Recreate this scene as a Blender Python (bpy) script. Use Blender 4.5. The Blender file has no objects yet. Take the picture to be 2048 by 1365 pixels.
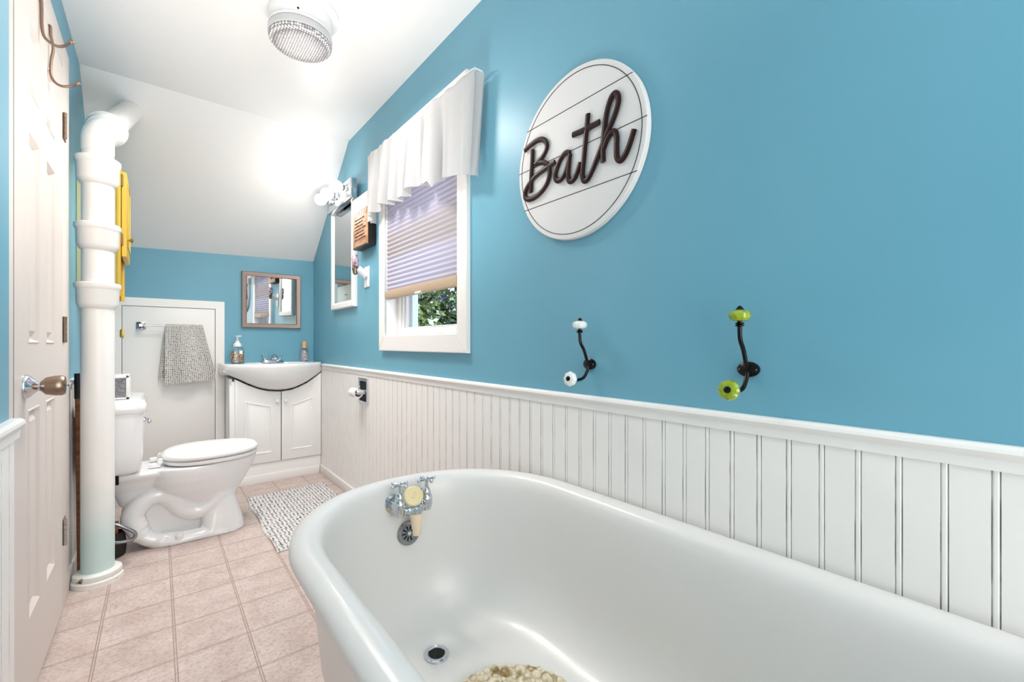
import bpy, bmesh, math, random
from mathutils import Vector, Matrix
random.seed(7)
SC = bpy.context.scene
COL = SC.collection
PI = math.pi
V = Vector

# ------------------------------------------------------------------ materials
def new_mat(name):
    m = bpy.data.materials.new(name); m.use_nodes = True
    nt = m.node_tree
    return m, nt, nt.nodes['Principled BSDF']

def srgb(r, g, b):
    def f(c):
        c /= 255.0
        return c / 12.92 if c <= .04045 else ((c + .055) / 1.055) ** 2.4
    return (f(r), f(g), f(b), 1)

def mat(name, rgb, rough=.5, metal=0, bump=None, var=None, coat=0, trans=0, ior=1.5, emit=0, ecol=None, spec=.5, alpha=1):
    m, nt, p = new_mat(name)
    c = srgb(*rgb)
    p.inputs['Base Color'].default_value = c
    p.inputs['Roughness'].default_value = rough
    p.inputs['Metallic'].default_value = metal
    p.inputs['IOR'].default_value = ior
    p.inputs['Specular IOR Level'].default_value = spec
    p.inputs['Coat Weight'].default_value = coat
    p.inputs['Coat Roughness'].default_value = .08
    p.inputs['Transmission Weight'].default_value = trans
    p.inputs['Alpha'].default_value = alpha
    if emit:
        p.inputs['Emission Color'].default_value = srgb(*(ecol or rgb))
        p.inputs['Emission Strength'].default_value = emit
    N = nt.nodes.new; L = nt.links.new
    if bump or var:
        tc = N('ShaderNodeTexCoord')
    if bump:
        nz = N('ShaderNodeTexNoise'); nz.inputs['Scale'].default_value = bump[0]; nz.inputs['Detail'].default_value = 4
        L(tc.outputs['Object'], nz.inputs['Vector'])
        b = N('ShaderNodeBump'); b.inputs['Strength'].default_value = bump[1]; b.inputs['Distance'].default_value = bump[2] if len(bump) > 2 else .002
        L(nz.outputs['Fac'], b.inputs['Height']); L(b.outputs['Normal'], p.inputs['Normal'])
    if var:       # (scale, rgb2, lo, hi, stretch)
        mp = N('ShaderNodeMapping'); mp.inputs['Scale'].default_value = var[4] if len(var) > 4 else (1, 1, 1)
        L(tc.outputs['Object'], mp.inputs['Vector'])
        nz = N('ShaderNodeTexNoise'); nz.inputs['Scale'].default_value = var[0]; nz.inputs['Detail'].default_value = 5
        L(mp.outputs['Vector'], nz.inputs['Vector'])
        r = N('ShaderNodeMapRange'); r.inputs['From Min'].default_value = var[2]; r.inputs['From Max'].default_value = var[3]
        L(nz.outputs['Fac'], r.inputs['Value'])
        mx = N('ShaderNodeMix'); mx.data_type = 'RGBA'
        mx.inputs['A'].default_value = c; mx.inputs['B'].default_value = srgb(*var[1])
        L(r.outputs['Result'], mx.inputs['Factor']); L(mx.outputs['Result'], p.inputs['Base Color'])
    return m

M = {}
M['blue'] = mat('blue_wall_paint', (109, 170, 192), .42, bump=(60, .12, .001), var=(2.2, (104, 165, 188), .35, .7))
M['white'] = mat('white_trim_paint', (243, 241, 239), .38, bump=(25, .05, .001))
M['bead'] = mat('white_beadboard_paint', (242, 240, 238), .35, bump=(18, .06, .001))
M['shade_joint'] = mat('groove_shade_and_joint_paint', (186, 182, 176), .7, var=(11, (230, 228, 224), .40, .55))  # shade of the bead grooves painted in patchy grey; mitre joints share it
M['ceiling'] = mat('ceiling_paint', (238, 238, 238), .4, bump=(9, .25, .004))
M['enamel'] = mat('white_bath_enamel', (222, 221, 219), .3, coat=.15)
M['porcelain'] = mat('toilet_porcelain', (238, 240, 242), .1, coat=.5)
M['plastic'] = mat('white_plastic', (240, 240, 240), .25)
M['basin'] = mat('basin_ceramic', (242, 242, 242), .12, coat=.4)
M['cab_white'] = mat('white_cabinet_foil', (242, 242, 242), .3)
M['door'] = mat('door_paint', (218, 209, 203), .45, bump=(40, .05, .001))
M['pipe'] = mat('pipe_paint', (236, 235, 232), .3, bump=(20, .12, .002))
M['chrome'] = mat('chrome', (205, 208, 214), .1, 1)
M['darkchrome'] = mat('worn_chrome', (150, 152, 156), .25, 1)
M['nickel'] = mat('aged_bronze_nickel', (150, 128, 112), .3, 1)
M['steel'] = mat('steel', (170, 168, 165), .35, 1)
M['brass'] = mat('brass', (190, 165, 80), .3, 1)
M['hingebrown'] = mat('brown_hinge', (128, 108, 92), .45, .8)
M['black'] = mat('black_iron', (6, 5, 6), .3, spec=.25)
M['hole'] = mat('dark_hole', (14, 12, 12), .8)
M['blackrubber'] = mat('black_rubber', (14, 14, 15), .5)
M['brownletter'] = mat('dark_brown_letter', (40, 18, 17), .4, spec=.2)
M['signboard'] = mat('sign_white_board', (222, 221, 221), .55, bump=(90, .15, .001))
M['mirror'] = mat('mirror_glass', (205, 209, 210), .015, 1)
M['pewter'] = mat('brushed_pewter_frame', (150, 132, 124), .35, .75, bump=(70, .05, .001))
M['limeglaze'] = mat('lime_ceramic', (150, 170, 22), .12, coat=.6, var=(40, (112, 140, 10), .4, .65))
M['whiteglaze'] = mat('white_ceramic', (226, 230, 230), .12, coat=.6)
M['cream'] = mat('cream_porcelain', (233, 212, 184), .3)
M['cream2'] = mat('yellowed_cream_plastic', (230, 214, 168), .35)
M['wood'] = mat('brown_wood', (150, 96, 58), .5, var=(6, (112, 66, 38), .35, .65, (1, 1, 8)))
M['signwood'] = mat('sign_block_wood', (200, 160, 126), .55, var=(12, (150, 100, 66), .4, .7, (1, 1, 4)))
M['signdark'] = mat('dark_stained_edge', (26, 12, 10), .45)
M['cork'] = mat('cork_cap', (222, 172, 120), .6)
M['yellow'] = mat('yellow_paint', (226, 190, 74), .4, var=(8, (206, 164, 48), .4, .7, (1, 1, .3)))
M['yellowpale'] = mat('pale_yellow_paint', (226, 216, 170), .45)
M['glass'] = mat('clear_glass', (245, 250, 250), .02, trans=1, ior=1.45)
M['pane'] = mat('window_pane', (250, 252, 252), 0, trans=1, ior=1.02)
M['pinkglass'] = mat('mottled_pink_glass', (206, 188, 196), .3, var=(60, (120, 90, 105), .45, .6))
M['greyfabric'] = mat('grey_fabric', (150, 150, 154), .9, bump=(220, .6, .002), var=(90, (120, 120, 126), .4, .6))
M['card'] = mat('cardboard', (206, 190, 172), .8)
M['paper'] = mat('white_paper', (240, 240, 240), .8)
M['cabinetcream'] = mat('cream_cabinet_paint', (226, 224, 212), .4)
M['brownpanel'] = mat('brown_panel', (112, 92, 62), .6, var=(5, (88, 72, 48), .4, .6, (1, 1, 6)))
M['beige'] = mat('beige_rail', (186, 164, 140), .6)
M['bulb'] = mat('lit_globe_bulb', (255, 252, 246), .2, emit=4, ecol=(255, 246, 232))
M['bulbsoft'] = mat('dim_globe_bulb', (250, 250, 250), .12, emit=.45)
M['vinyl'] = mat('exterior_vinyl', (215, 225, 240), .4)

def m_floor():
    m, nt, p = new_mat('vinyl_floor_tiles'); N = nt.nodes.new; L = nt.links.new
    tc = N('ShaderNodeTexCoord'); sx = N('ShaderNodeSeparateXYZ'); L(tc.outputs['Object'], sx.inputs[0])
    def math_(op, a, b=None, c=None):
        n = N('ShaderNodeMath'); n.operation = op
        for i, v in enumerate((a, b, c)):
            if v is None: continue
            if isinstance(v, (int, float)): n.inputs[i].default_value = v
            else: L(v, n.inputs[i])
        return n.outputs[0]
    lines = []; 
    for out, v0, s in ((sx.outputs[0], -.161, .206), (sx.outputs[1], 2.222, .2135)):
        f = math_('ABSOLUTE', math_('SUBTRACT', math_('FRACT', math_('DIVIDE', math_('SUBTRACT', out, v0), s)), .5))
        # the seam is a pair of fine lines at each tile edge
        lines.append(math_('COMPARE', f, .484, .0085))
    ln = math_('MAXIMUM', lines[0], lines[1])
    n1 = N('ShaderNodeTexNoise'); n1.inputs['Scale'].default_value = 9; n1.inputs['Detail'].default_value = 6; n1.inputs['Roughness'].default_value = .7
    L(tc.outputs['Object'], n1.inputs['Vector'])
    n2 = N('ShaderNodeTexNoise'); n2.inputs['Scale'].default_value = 75; n2.inputs['Detail'].default_value = 5; n2.inputs['Roughness'].default_value = .75
    L(tc.outputs['Object'], n2.inputs['Vector'])
    cr = N('ShaderNodeValToRGB'); e = cr.color_ramp.elements
    e[0].position = .3; e[0].color = srgb(190, 171, 163); e[1].position = .7; e[1].color = srgb(218, 203, 198)
    L(n1.outputs['Fac'], cr.inputs['Fac'])
    cr2 = N('ShaderNodeValToRGB'); e = cr2.color_ramp.elements
    e[0].position = .36; e[0].color = (.52, .46, .43, 1); e[1].position = .52; e[1].color = (1, 1, 1, 1)
    L(n2.outputs['Fac'], cr2.inputs['Fac'])
    mu = N('ShaderNodeMix'); mu.data_type = 'RGBA'; mu.blend_type = 'MULTIPLY'; mu.inputs['Factor'].default_value = .55
    L(cr.outputs['Color'], mu.inputs['A']); L(cr2.outputs['Color'], mu.inputs['B'])
    mx = N('ShaderNodeMix'); mx.data_type = 'RGBA'; L(math_('MULTIPLY', ln, .75), mx.inputs['Factor'])
    L(mu.outputs['Result'], mx.inputs['A']); mx.inputs['B'].default_value = srgb(150, 126, 112)
    L(mx.outputs['Result'], p.inputs['Base Color']); p.inputs['Roughness'].default_value = .42
    b = N('ShaderNodeBump'); b.inputs['Strength'].default_value = .35; b.inputs['Distance'].default_value = .002
    L(math_('SUBTRACT', n2.outputs['Fac'], math_('MULTIPLY', ln, .6)), b.inputs['Height']); L(b.outputs['Normal'], p.inputs['Normal'])
    return m
M['floor'] = m_floor()

def m_cloth(name, rgb, transl=.4, rough=.9, weave=None, rgb2=None):
    m, nt, p = new_mat(name); N = nt.nodes.new; L = nt.links.new
    out = nt.nodes['Material Output']
    p.inputs['Base Color'].default_value = srgb(*rgb); p.inputs['Roughness'].default_value = rough; p.inputs['Specular IOR Level'].default_value = .15
    tr = N('ShaderNodeBsdfTranslucent'); tr.inputs['Color'].default_value = srgb(*rgb)
    mx = N('ShaderNodeMixShader'); mx.inputs['Fac'].default_value = transl
    L(p.outputs[0], mx.inputs[1]); L(tr.outputs[0], mx.inputs[2]); L(mx.outputs[0], out.inputs['Surface'])
    tc = N('ShaderNodeTexCoord')
    if weave:       # bumpy woven cells in cloth coordinates
        mp = N('ShaderNodeMapping'); mp.inputs['Scale'].default_value = weave
        L(tc.outputs['UV'], mp.inputs['Vector'])
        vo = N('ShaderNodeTexVoronoi'); vo.inputs['Scale'].default_value = 1; vo.inputs['Randomness'].default_value = .25
        L(mp.outputs['Vector'], vo.inputs['Vector'])
        cr = N('ShaderNodeValToRGB'); e = cr.color_ramp.elements
        e[0].position = .38; e[0].color = srgb(*rgb); e[1].position = .66; e[1].color = srgb(*rgb2)
        L(vo.outputs['Distance'], cr.inputs['Fac']); L(cr.outputs['Color'], p.inputs['Base Color'])
        iv = N('ShaderNodeMath'); iv.operation = 'SUBTRACT'; iv.inputs[0].default_value = 1; L(vo.outputs['Distance'], iv.inputs[1])
        b = N('ShaderNodeBump'); b.inputs['Strength'].default_value = .8; b.inputs['Distance'].default_value = .006
        L(iv.outputs[0], b.inputs['Height']); L(b.outputs['Normal'], p.inputs['Normal'])
    else:
        nz = N('ShaderNodeTexNoise'); nz.inputs['Scale'].default_value = 300; L(tc.outputs['Object'], nz.inputs['Vector'])
        b = N('ShaderNodeBump'); b.inputs['Strength'].default_value = .15; b.inputs['Distance'].default_value = .001
        L(nz.outputs['Fac'], b.inputs['Height']); L(b.outputs['Normal'], p.inputs['Normal'])
    return m
M['valance'] = m_cloth('sheer_white_cloth', (204, 204, 205), .3)
M['towel'] = m_cloth('waffle_towel', (232, 229, 224), .1, weave=(24, 66, 1), rgb2=(104, 98, 96))
M['rug'] = m_cloth('woven_grey_rug', (226, 224, 224), 0, weave=(24, 56, 1), rgb2=(48, 47, 52))

def m_shade():
    m, nt, p = new_mat('pleated_shade_fabric'); N = nt.nodes.new; L = nt.links.new
    out = nt.nodes['Material Output']
    tc = N('ShaderNodeTexCoord'); sx = N('ShaderNodeSeparateXYZ'); L(tc.outputs['Object'], sx.inputs[0])
    cr = N('ShaderNodeValToRGB'); cr.color_ramp.interpolation = 'LINEAR'
    e = cr.color_ramp.elements; e[0].position = 0; e[0].color = srgb(212, 209, 225); e[1].position = 1; e[1].color = srgb(210, 206, 222)
    for pos, c in ((.20, (214, 211, 226)), (.25, (200, 193, 196)), (.34, (200, 193, 196)), (.40, (212, 208, 223))):
        k = e.new(pos); k.color = srgb(*c)
    L(sx.outputs[2], cr.inputs['Fac'])
    L(cr.outputs['Color'], p.inputs['Base Color']); p.inputs['Roughness'].default_value = .8
    tr = N('ShaderNodeBsdfTranslucent'); L(cr.outputs['Color'], tr.inputs['Color'])
    mx = N('ShaderNodeMixShader'); mx.inputs['Fac'].default_value = .4
    L(p.outputs[0], mx.inputs[1]); L(tr.outputs[0], mx.inputs[2]); L(mx.outputs[0], out.inputs['Surface'])
    return m
M['shade'] = m_shade()

def m_ramp(name, scale, stops, rough=.5, trans=0, emit=0, detail=3, kind='noise'):
    m, nt, p = new_mat(name); N = nt.nodes.new; L = nt.links.new
    tc = N('ShaderNodeTexCoord')
    nz = N('ShaderNodeTexNoise') if kind == 'noise' else N('ShaderNodeTexVoronoi')
    nz.inputs['Scale'].default_value = scale
    if kind == 'noise': nz.inputs['Detail'].default_value = detail
    L(tc.outputs['Object'], nz.inputs['Vector'])
    cr = N('ShaderNodeValToRGB'); e = cr.color_ramp.elements
    e[0].position, e[0].color = stops[0][0], srgb(*stops[0][1]); e[1].position, e[1].color = stops[-1][0], srgb(*stops[-1][1])
    for pos, c in stops[1:-1]:
        k = e.new(pos); k.color = srgb(*c)
    L(nz.outputs['Fac' if kind == 'noise' else 'Color'], cr.inputs['Fac'])
    L(cr.outputs['Color'], p.inputs['Base Color']); p.inputs['Roughness'].default_value = rough
    p.inputs['Transmission Weight'].default_value = trans
    return m
M['leaf'] = m_ramp('leaves', 2.4, [(.3, (22, 26, 40)), (.42, (26, 40, 22)), (.5, (66, 82, 30)), (.58, (110, 128, 60)), (.66, (176, 196, 170))], .45, detail=8)
M['shells'] = m_ramp('soap_bottle_shell_print', 95, [(.40, (14, 12, 14)), (.43, (246, 243, 238)), (.50, (248, 247, 244)), (.52, (16, 14, 16)), (.56, (18, 16, 18)), (.58, (235, 150, 50))], .4, detail=1)
M['petals'] = m_ramp('bottle_petals', 110, [(.4, (214, 230, 230)), (.52, (240, 234, 236)), (.58, (226, 150, 176)), (.63, (120, 60, 90))], .4, detail=1)
M['pebble'] = m_ramp('bath_mat_pebbles', 22, [(.38, (150, 128, 84)), (.45, (206, 192, 160)), (.56, (226, 217, 196)), (.66, (176, 156, 112))], .25, detail=2)

def m_pipe_lower():      # patchy aqua tint, stronger towards the foot of the pipe
    m, nt, p = new_mat('pipe_white_to_aqua'); N = nt.nodes.new; L = nt.links.new
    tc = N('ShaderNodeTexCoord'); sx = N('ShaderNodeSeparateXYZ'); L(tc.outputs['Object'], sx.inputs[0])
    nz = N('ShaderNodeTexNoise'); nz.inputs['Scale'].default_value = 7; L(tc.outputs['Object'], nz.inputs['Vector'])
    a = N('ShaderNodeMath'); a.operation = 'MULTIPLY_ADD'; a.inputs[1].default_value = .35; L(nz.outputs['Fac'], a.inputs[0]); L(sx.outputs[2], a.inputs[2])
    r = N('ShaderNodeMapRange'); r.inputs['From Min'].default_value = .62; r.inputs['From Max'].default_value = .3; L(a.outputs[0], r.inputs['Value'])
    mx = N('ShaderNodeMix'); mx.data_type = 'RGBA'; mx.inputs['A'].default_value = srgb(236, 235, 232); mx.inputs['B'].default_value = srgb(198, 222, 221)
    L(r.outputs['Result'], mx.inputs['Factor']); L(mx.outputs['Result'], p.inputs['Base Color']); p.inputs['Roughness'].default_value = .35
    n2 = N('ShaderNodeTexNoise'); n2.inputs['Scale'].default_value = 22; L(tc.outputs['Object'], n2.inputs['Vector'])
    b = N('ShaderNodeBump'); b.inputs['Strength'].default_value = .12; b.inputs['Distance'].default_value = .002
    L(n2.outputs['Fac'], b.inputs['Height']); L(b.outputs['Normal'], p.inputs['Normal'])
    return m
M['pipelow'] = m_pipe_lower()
M['flange'] = mat('chipped_flange_paint', (232, 234, 230), .45, var=(24, (96, 82, 66), .62, .68))
def m_diffuser():
    m, nt, p = new_mat('prismatic_diffuser_glass'); N = nt.nodes.new; L = nt.links.new
    tc = N('ShaderNodeTexCoord')
    vo = N('ShaderNodeTexVoronoi'); vo.inputs['Scale'].default_value = 105; vo.inputs['Randomness'].default_value = .1
    L(tc.outputs['Object'], vo.inputs['Vector'])
    cr = N('ShaderNodeValToRGB'); e = cr.color_ramp.elements
    e[0].position = .3; e[0].color = srgb(236, 234, 232); e[1].position = .6; e[1].color = srgb(120, 117, 122)
    L(vo.outputs['Distance'], cr.inputs['Fac']); L(cr.outputs['Color'], p.inputs['Base Color'])
    L(cr.outputs['Color'], p.inputs['Emission Color']); p.inputs['Emission Strength'].default_value = .1
    p.inputs['Roughness'].default_value = .2
    b = N('ShaderNodeBump'); b.inputs['Strength'].default_value = 1; b.inputs['Distance'].default_value = .004; b.invert = True
    L(vo.outputs['Distance'], b.inputs['Height']); L(b.outputs['Normal'], p.inputs['Normal'])
    return m
M['diffuser'] = m_diffuser()
M['bandglass'] = mat('frosted_band_glass', (205, 205, 206), .15)

# ------------------------------------------------------------------ mesh builder
class MB:
    def __init__(self):
        self.bm = bmesh.new(); self.mi = 0; self.uv = None
    def _mark(self):
        for f in self.bm.faces:
            if not f.tag:
                f.material_index = self.mi; f.tag = True
    def box(self, x0, x1, y0, y1, z0, z1, bev=0, seg=2):
        bm = self.bm
        vs = [bm.verts.new((x, y, z)) for x in (x0, x1) for y in (y0, y1) for z in (z0, z1)]
        F = [(0, 1, 3, 2), (4, 6, 7, 5), (0, 4, 5, 1), (2, 3, 7, 6), (0, 2, 6, 4), (1, 5, 7, 3)]
        fs = [bm.faces.new([vs[i] for i in f]) for f in F]
        if bev:
            es = list({e for f in fs for e in f.edges})
            bmesh.ops.bevel(bm, geom=es, offset=bev, offset_type='OFFSET', segments=seg, profile=.5, affect='EDGES')
        self._mark(); return self
    def prism(self, poly, vec, bev=0, seg=2):
        bm = self.bm; vec = V(vec)
        a = [bm.verts.new(p) for p in poly]; b = [bm.verts.new(V(p) + vec) for p in poly]; n = len(a)
        fs = [bm.faces.new(a), bm.faces.new(b[::-1])]
        for i in range(n): fs.append(bm.faces.new((a[i], b[i], b[(i + 1) % n], a[(i + 1) % n])))
        if bev:
            es = list(fs[1].edges)
            bmesh.ops.bevel(bm, geom=es, offset=bev, offset_type='OFFSET', segments=seg, profile=.5, affect='EDGES')
        self._mark(); return self
    def rings(self, rings, cap0=True, cap1=True, closed=True):
        bm = self.bm
        R = [[bm.verts.new(p) for p in r] for r in rings]
        for a, b in zip(R[:-1], R[1:]):
            n = len(a)
            for i in range(n if closed else n - 1):
                bm.faces.new((a[i], a[(i + 1) % n], b[(i + 1) % n], b[i]))
        if cap0: bm.faces.new(R[0][::-1])
        if cap1: bm.faces.new(R[-1])
        self._mark(); return self
    def tube(self, pts, r, seg=10, caps=True, flat=None, closed=False):
        pts = [V(p) for p in pts]; n = len(pts)
        rs = r if isinstance(r, (list, tuple)) else [r] * n
        rings = []; up = None
        for i, p in enumerate(pts):
            if closed: t = pts[(i + 1) % n] - pts[i - 1]
            else: t = pts[min(i + 1, n - 1)] - pts[max(i - 1, 0)]
            t.normalize()
            if flat is not None:
                up = V(flat) - t * t.dot(V(flat))
            elif up is None:
                up = V((0, 0, 1)) if abs(t.z) < .9 else V((1, 0, 0))
            up = (up - t * t.dot(up)).normalized(); s = t.cross(up)
            k = .5 if flat is not None else 1
            rings.append([p + (up * math.cos(a) * rs[i] * k + s * math.sin(a) * rs[i]) for a in [2 * PI * j / seg for j in range(seg)]])
        if closed:
            rings.append(rings[0])
            R = rings; bm = self.bm
            W = [[bm.verts.new(q) for q in rr] for rr in R[:-1]]
            for i in range(len(W)):
                a, b = W[i], W[(i + 1) % len(W)]
                for j in range(seg): bm.faces.new((a[j], a[(j + 1) % seg], b[(j + 1) % seg], b[j]))
            self._mark(); return self
        return self.rings(rings, caps, caps)
    def lathe(self, prof, o, axis=(0, 0, 1), seg=28, caps=True, lobes=None):
        ax = V(axis).normalized(); u = V((0, 0, 1)) if abs(ax.z) < .9 else V((1, 0, 0))
        u = (u - ax * ax.dot(u)).normalized(); w = ax.cross(u); o = V(o)
        rings = []
        for rr, h in prof:
            rg = []
            for j in range(seg):
                a = 2 * PI * j / seg; q = rr
                if lobes: q = rr * (1 + lobes[1] * (abs(math.cos(lobes[0] * a / 2)) - .6))
                rg.append(o + ax * h + (u * math.cos(a) + w * math.sin(a)) * max(q, 1e-4))
            rings.append(rg)
        return self.rings(rings, caps, caps)
    def cyl(self, a, b, r, r2=None, seg=20):
        a = V(a); b = V(b); return self.lathe([(r, 0), (r if r2 is None else r2, (b - a).length)], a, b - a, seg)
    def ell(self, c, rx, ry, rz, nu=20, nv=12):
        rings = []
        for i in range(nv + 1):
            t = PI * i / nv; s = max(math.sin(t), 1e-3)
            rings.append([(c[0] + rx * s * math.cos(2 * PI * j / nu), c[1] + ry * s * math.sin(2 * PI * j / nu), c[2] - rz * math.cos(t)) for j in range(nu)])
        return self.rings(rings)
    def grid(self, fn, nu, nv, uv=True):
        bm = self.bm; g = [[bm.verts.new(fn(i / nu, j / nv)) for i in range(nu + 1)] for j in range(nv + 1)]
        lay = bm.loops.layers.uv.verify() if uv else None
        for j in range(nv):
            for i in range(nu):
                f = bm.faces.new((g[j][i], g[j][i + 1], g[j + 1][i + 1], g[j + 1][i]))
                if uv:
                    for l, (a, b) in zip(f.loops, ((i, j), (i + 1, j), (i + 1, j + 1), (i, j + 1))): l[lay].uv = (a / nu, b / nv)
        self._mark(); return self

ORG = {}
def obj(name, mb, mats, parent=None, origin=None, angle=35, weld=True, recalc=True):
    bm = mb.bm
    if recalc: bmesh.ops.recalc_face_normals(bm, faces=bm.faces)
    o0 = V(ORG[parent.name]) if parent is not None else V(origin or (0, 0, 0))
    bmesh.ops.translate(bm, verts=bm.verts, vec=-o0)
    me = bpy.data.meshes.new(name); bm.to_mesh(me); bm.free()
    for m in (mats if isinstance(mats, (list, tuple)) else [mats]): me.materials.append(M[m])
    if angle is not None:
        for p in me.polygons: p.use_smooth = True
        me.set_sharp_from_angle(angle=math.radians(angle))
    o = bpy.data.objects.new(name, me); COL.objects.link(o)
    if parent is not None: o.parent = parent
    else: o.location = o0
    ORG[o.name] = tuple(o0)
    return o
def tag(o, label, cat, group=None):
    o['label'] = label; o['category'] = cat
    if group: o['group'] = group
    return o
def thing(name, loc, label, cat, group=None):
    o = bpy.data.objects.new(name, None); COL.objects.link(o); o.location = loc; o.empty_display_size = .05
    ORG[o.name] = tuple(loc)
    return tag(o, label, cat, group)
def struct(name, mb, mats, parent=None, angle=35, label=None):
    o = obj(name, mb, mats, parent, angle=angle)
    if parent is None: o['kind'] = 'structure'
    if label: o['label'] = label
    return o
def solidify(o, t, off=0):
    m = o.modifiers.new('thickness', 'SOLIDIFY'); m.thickness = t; m.offset = off
def subsurf(o, n=1):
    m = o.modifiers.new('smooth', 'SUBSURF'); m.levels = n; m.render_levels = n
def interp(tab, x):
    if x <= tab[0][0]: return tab[0][1]
    for (a, p), (b, q) in zip(tab[:-1], tab[1:]):
        if x <= b:
            t = (x - a) / (b - a); return p + (q - p) * t
    return tab[-1][1]
def smooth_path(pts, n=6):
    P = [V(p) for p in pts]; out = []
    for i in range(len(P) - 1):
        p0 = P[max(i - 1, 0)]; p1 = P[i]; p2 = P[i + 1]; p3 = P[min(i + 2, len(P) - 1)]
        for k in range(n):
            t = k / n
            out.append(.5 * ((2 * p1) + (p2 - p0) * t + (2 * p0 - 5 * p1 + 4 * p2 - p3) * t * t + (3 * p1 - p0 - 3 * p2 + p3) * t ** 3))
    out.append(P[-1]); return out

# ------------------------------------------------------------------ room shell
XR, XL, XN, YB, YF, ZC = 1.022, -.305, -.24, 3.925, -1.7, 2.43
YS = 3.05                                    # where the ceiling starts to slope
def slope_z(y): return ZC - (y - YS) * (ZC - 1.715) / (YB - YS)

b = MB(); b.box(-.6, 1.2, YF - .1, 4.1, -.08, 0); struct('floor', b, 'floor')
b = MB(); b.box(-.6, 1.2, YF - .1, YS, ZC, ZC + .1)
b.prism([(-.6, YS, ZC), (1.2, YS, ZC), (1.2, YS, ZC + .1), (-.6, YS, ZC + .1)], (0, 0, 0)) if False else None
zl, zr = 1.690, 1.729                        # the back wall's top edge is a little out of level
b.rings([[(-.6, YS, ZC), (-.6, YS, ZC + .1), (-.6, YB, zl + .1 - .016), (-.6, YB, zl - .016)],
         [(1.2, YS, ZC), (1.2, YS, ZC + .1), (1.2, YB, zr + .1 + .005), (1.2, YB, zr + .005)]])
struct('ceiling', b, 'ceiling', angle=8)
# right wall with the window opening
WY0, WY1, WZ0, WZ1 = 1.608, 2.362, 1.075, 2.10
b = MB()
for y0, y1, z0, z1 in ((YF, WY0, 0, ZC), (WY1, YB, 0, ZC), (WY0, WY1, 0, WZ0), (WY0, WY1, WZ1, ZC)):
    b.box(XR, XR + .14, y0, y1, z0, z1)
struct('wall_right', b, 'blue')
b = MB(); b.box(-.6, XR + .14, YB, YB + .1, 0, 2.43); struct('wall_back', b, 'blue')
b = MB(); b.box(XL - .1, XL, 1.36, YB, 0, ZC); b.box(XN - .2, XN, YF, 1.36, 0, ZC); struct('wall_left', b, 'blue')
b = MB(); b.box(-.6, XR + .14, YF - .1, YF, 0, ZC); struct('wall_front', b, 'white')

# beadboard wainscot with double-bead grooves
def beads(b, y0, y1, ph, x, s, z0, z1, step=.0575):
    """profile in (x, y) stood up from z0 to z1; s = -1 faces the room from the right wall, +1 from the left"""
    pr = [(x, y0)]; ms = []
    k = math.ceil((y0 + .02 - ph) / step)
    def add(dx, y, g=0): pr.append((x - s * dx, y)); ms.append(g)
    while ph + k * step < y1 - .02:
        y = ph + k * step
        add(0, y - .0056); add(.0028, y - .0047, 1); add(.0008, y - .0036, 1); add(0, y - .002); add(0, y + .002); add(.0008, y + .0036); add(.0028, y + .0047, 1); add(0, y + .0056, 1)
        k += 1
    add(0, y1)
    bm = b.bm
    lo = [bm.verts.new((p[0], p[1], z0)) for p in pr]; hi = [bm.verts.new((p[0], p[1], z1)) for p in pr]
    for i in range(len(pr) - 1):
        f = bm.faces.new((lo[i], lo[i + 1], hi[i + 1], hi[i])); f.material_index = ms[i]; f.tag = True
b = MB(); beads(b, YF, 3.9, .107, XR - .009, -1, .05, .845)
struct('trim_1', b, ['bead', 'shade_joint'], angle=None, label='white beadboard panelling along the right wall')
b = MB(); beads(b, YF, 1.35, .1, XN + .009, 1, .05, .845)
o = struct('trim_2', b, ['bead', 'shade_joint'], angle=None, label='white beadboard panelling left of the door')
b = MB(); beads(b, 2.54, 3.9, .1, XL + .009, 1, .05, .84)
o = struct('trim_3', b, ['bead', 'shade_joint'], angle=None, label='white beadboard behind the drain pipe')
RAIL = [(0, .832), (.013, .832), (.0145, .846), (.0145, .850), (.020, .856), (.0225, .862), (.021, .868), (.014, .873), (0, .873)]
def rail(b, x, s, y0, y1, dz=0):
    b.rings([[(x + s * p, y, z + dz) for p, z in RAIL] for y in (y0, y1)])
b = MB(); rail(b, XR, -1, YF, 3.62); struct('trim_4', b, 'white', label='white chair rail on the right wall')
b = MB(); rail(b, XN, 1, YF, 1.372); struct('trim_5', b, 'white', label='white chair rail left of the door')
b = MB(); rail(b, XL, 1, 2.54, YB); struct('trim_6', b, 'white', label='white chair rail behind the drain pipe')
b = MB(); b.box(XR - .02, XR, YF, 3.66, 0, .066, .003); struct('baseboard_right', b, 'white')
b = MB(); b.box(XL, XL + .016, 2.54, YB, 0, .066, .003); struct('baseboard_left', b, 'white')
# door casing on the left wall
b = MB()
b.box(XL, XL + .022, 2.378, 2.53, 0, 2.20, .003); b.box(XL, XL + .022, 1.40, 1.648, 0, 2.20, .003); b.box(XL, XL + .0219, 1.648, 2.378, 2.092, 2.20, .003)
struct('trim_7', b, 'door', label='white casing round the door')

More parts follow.
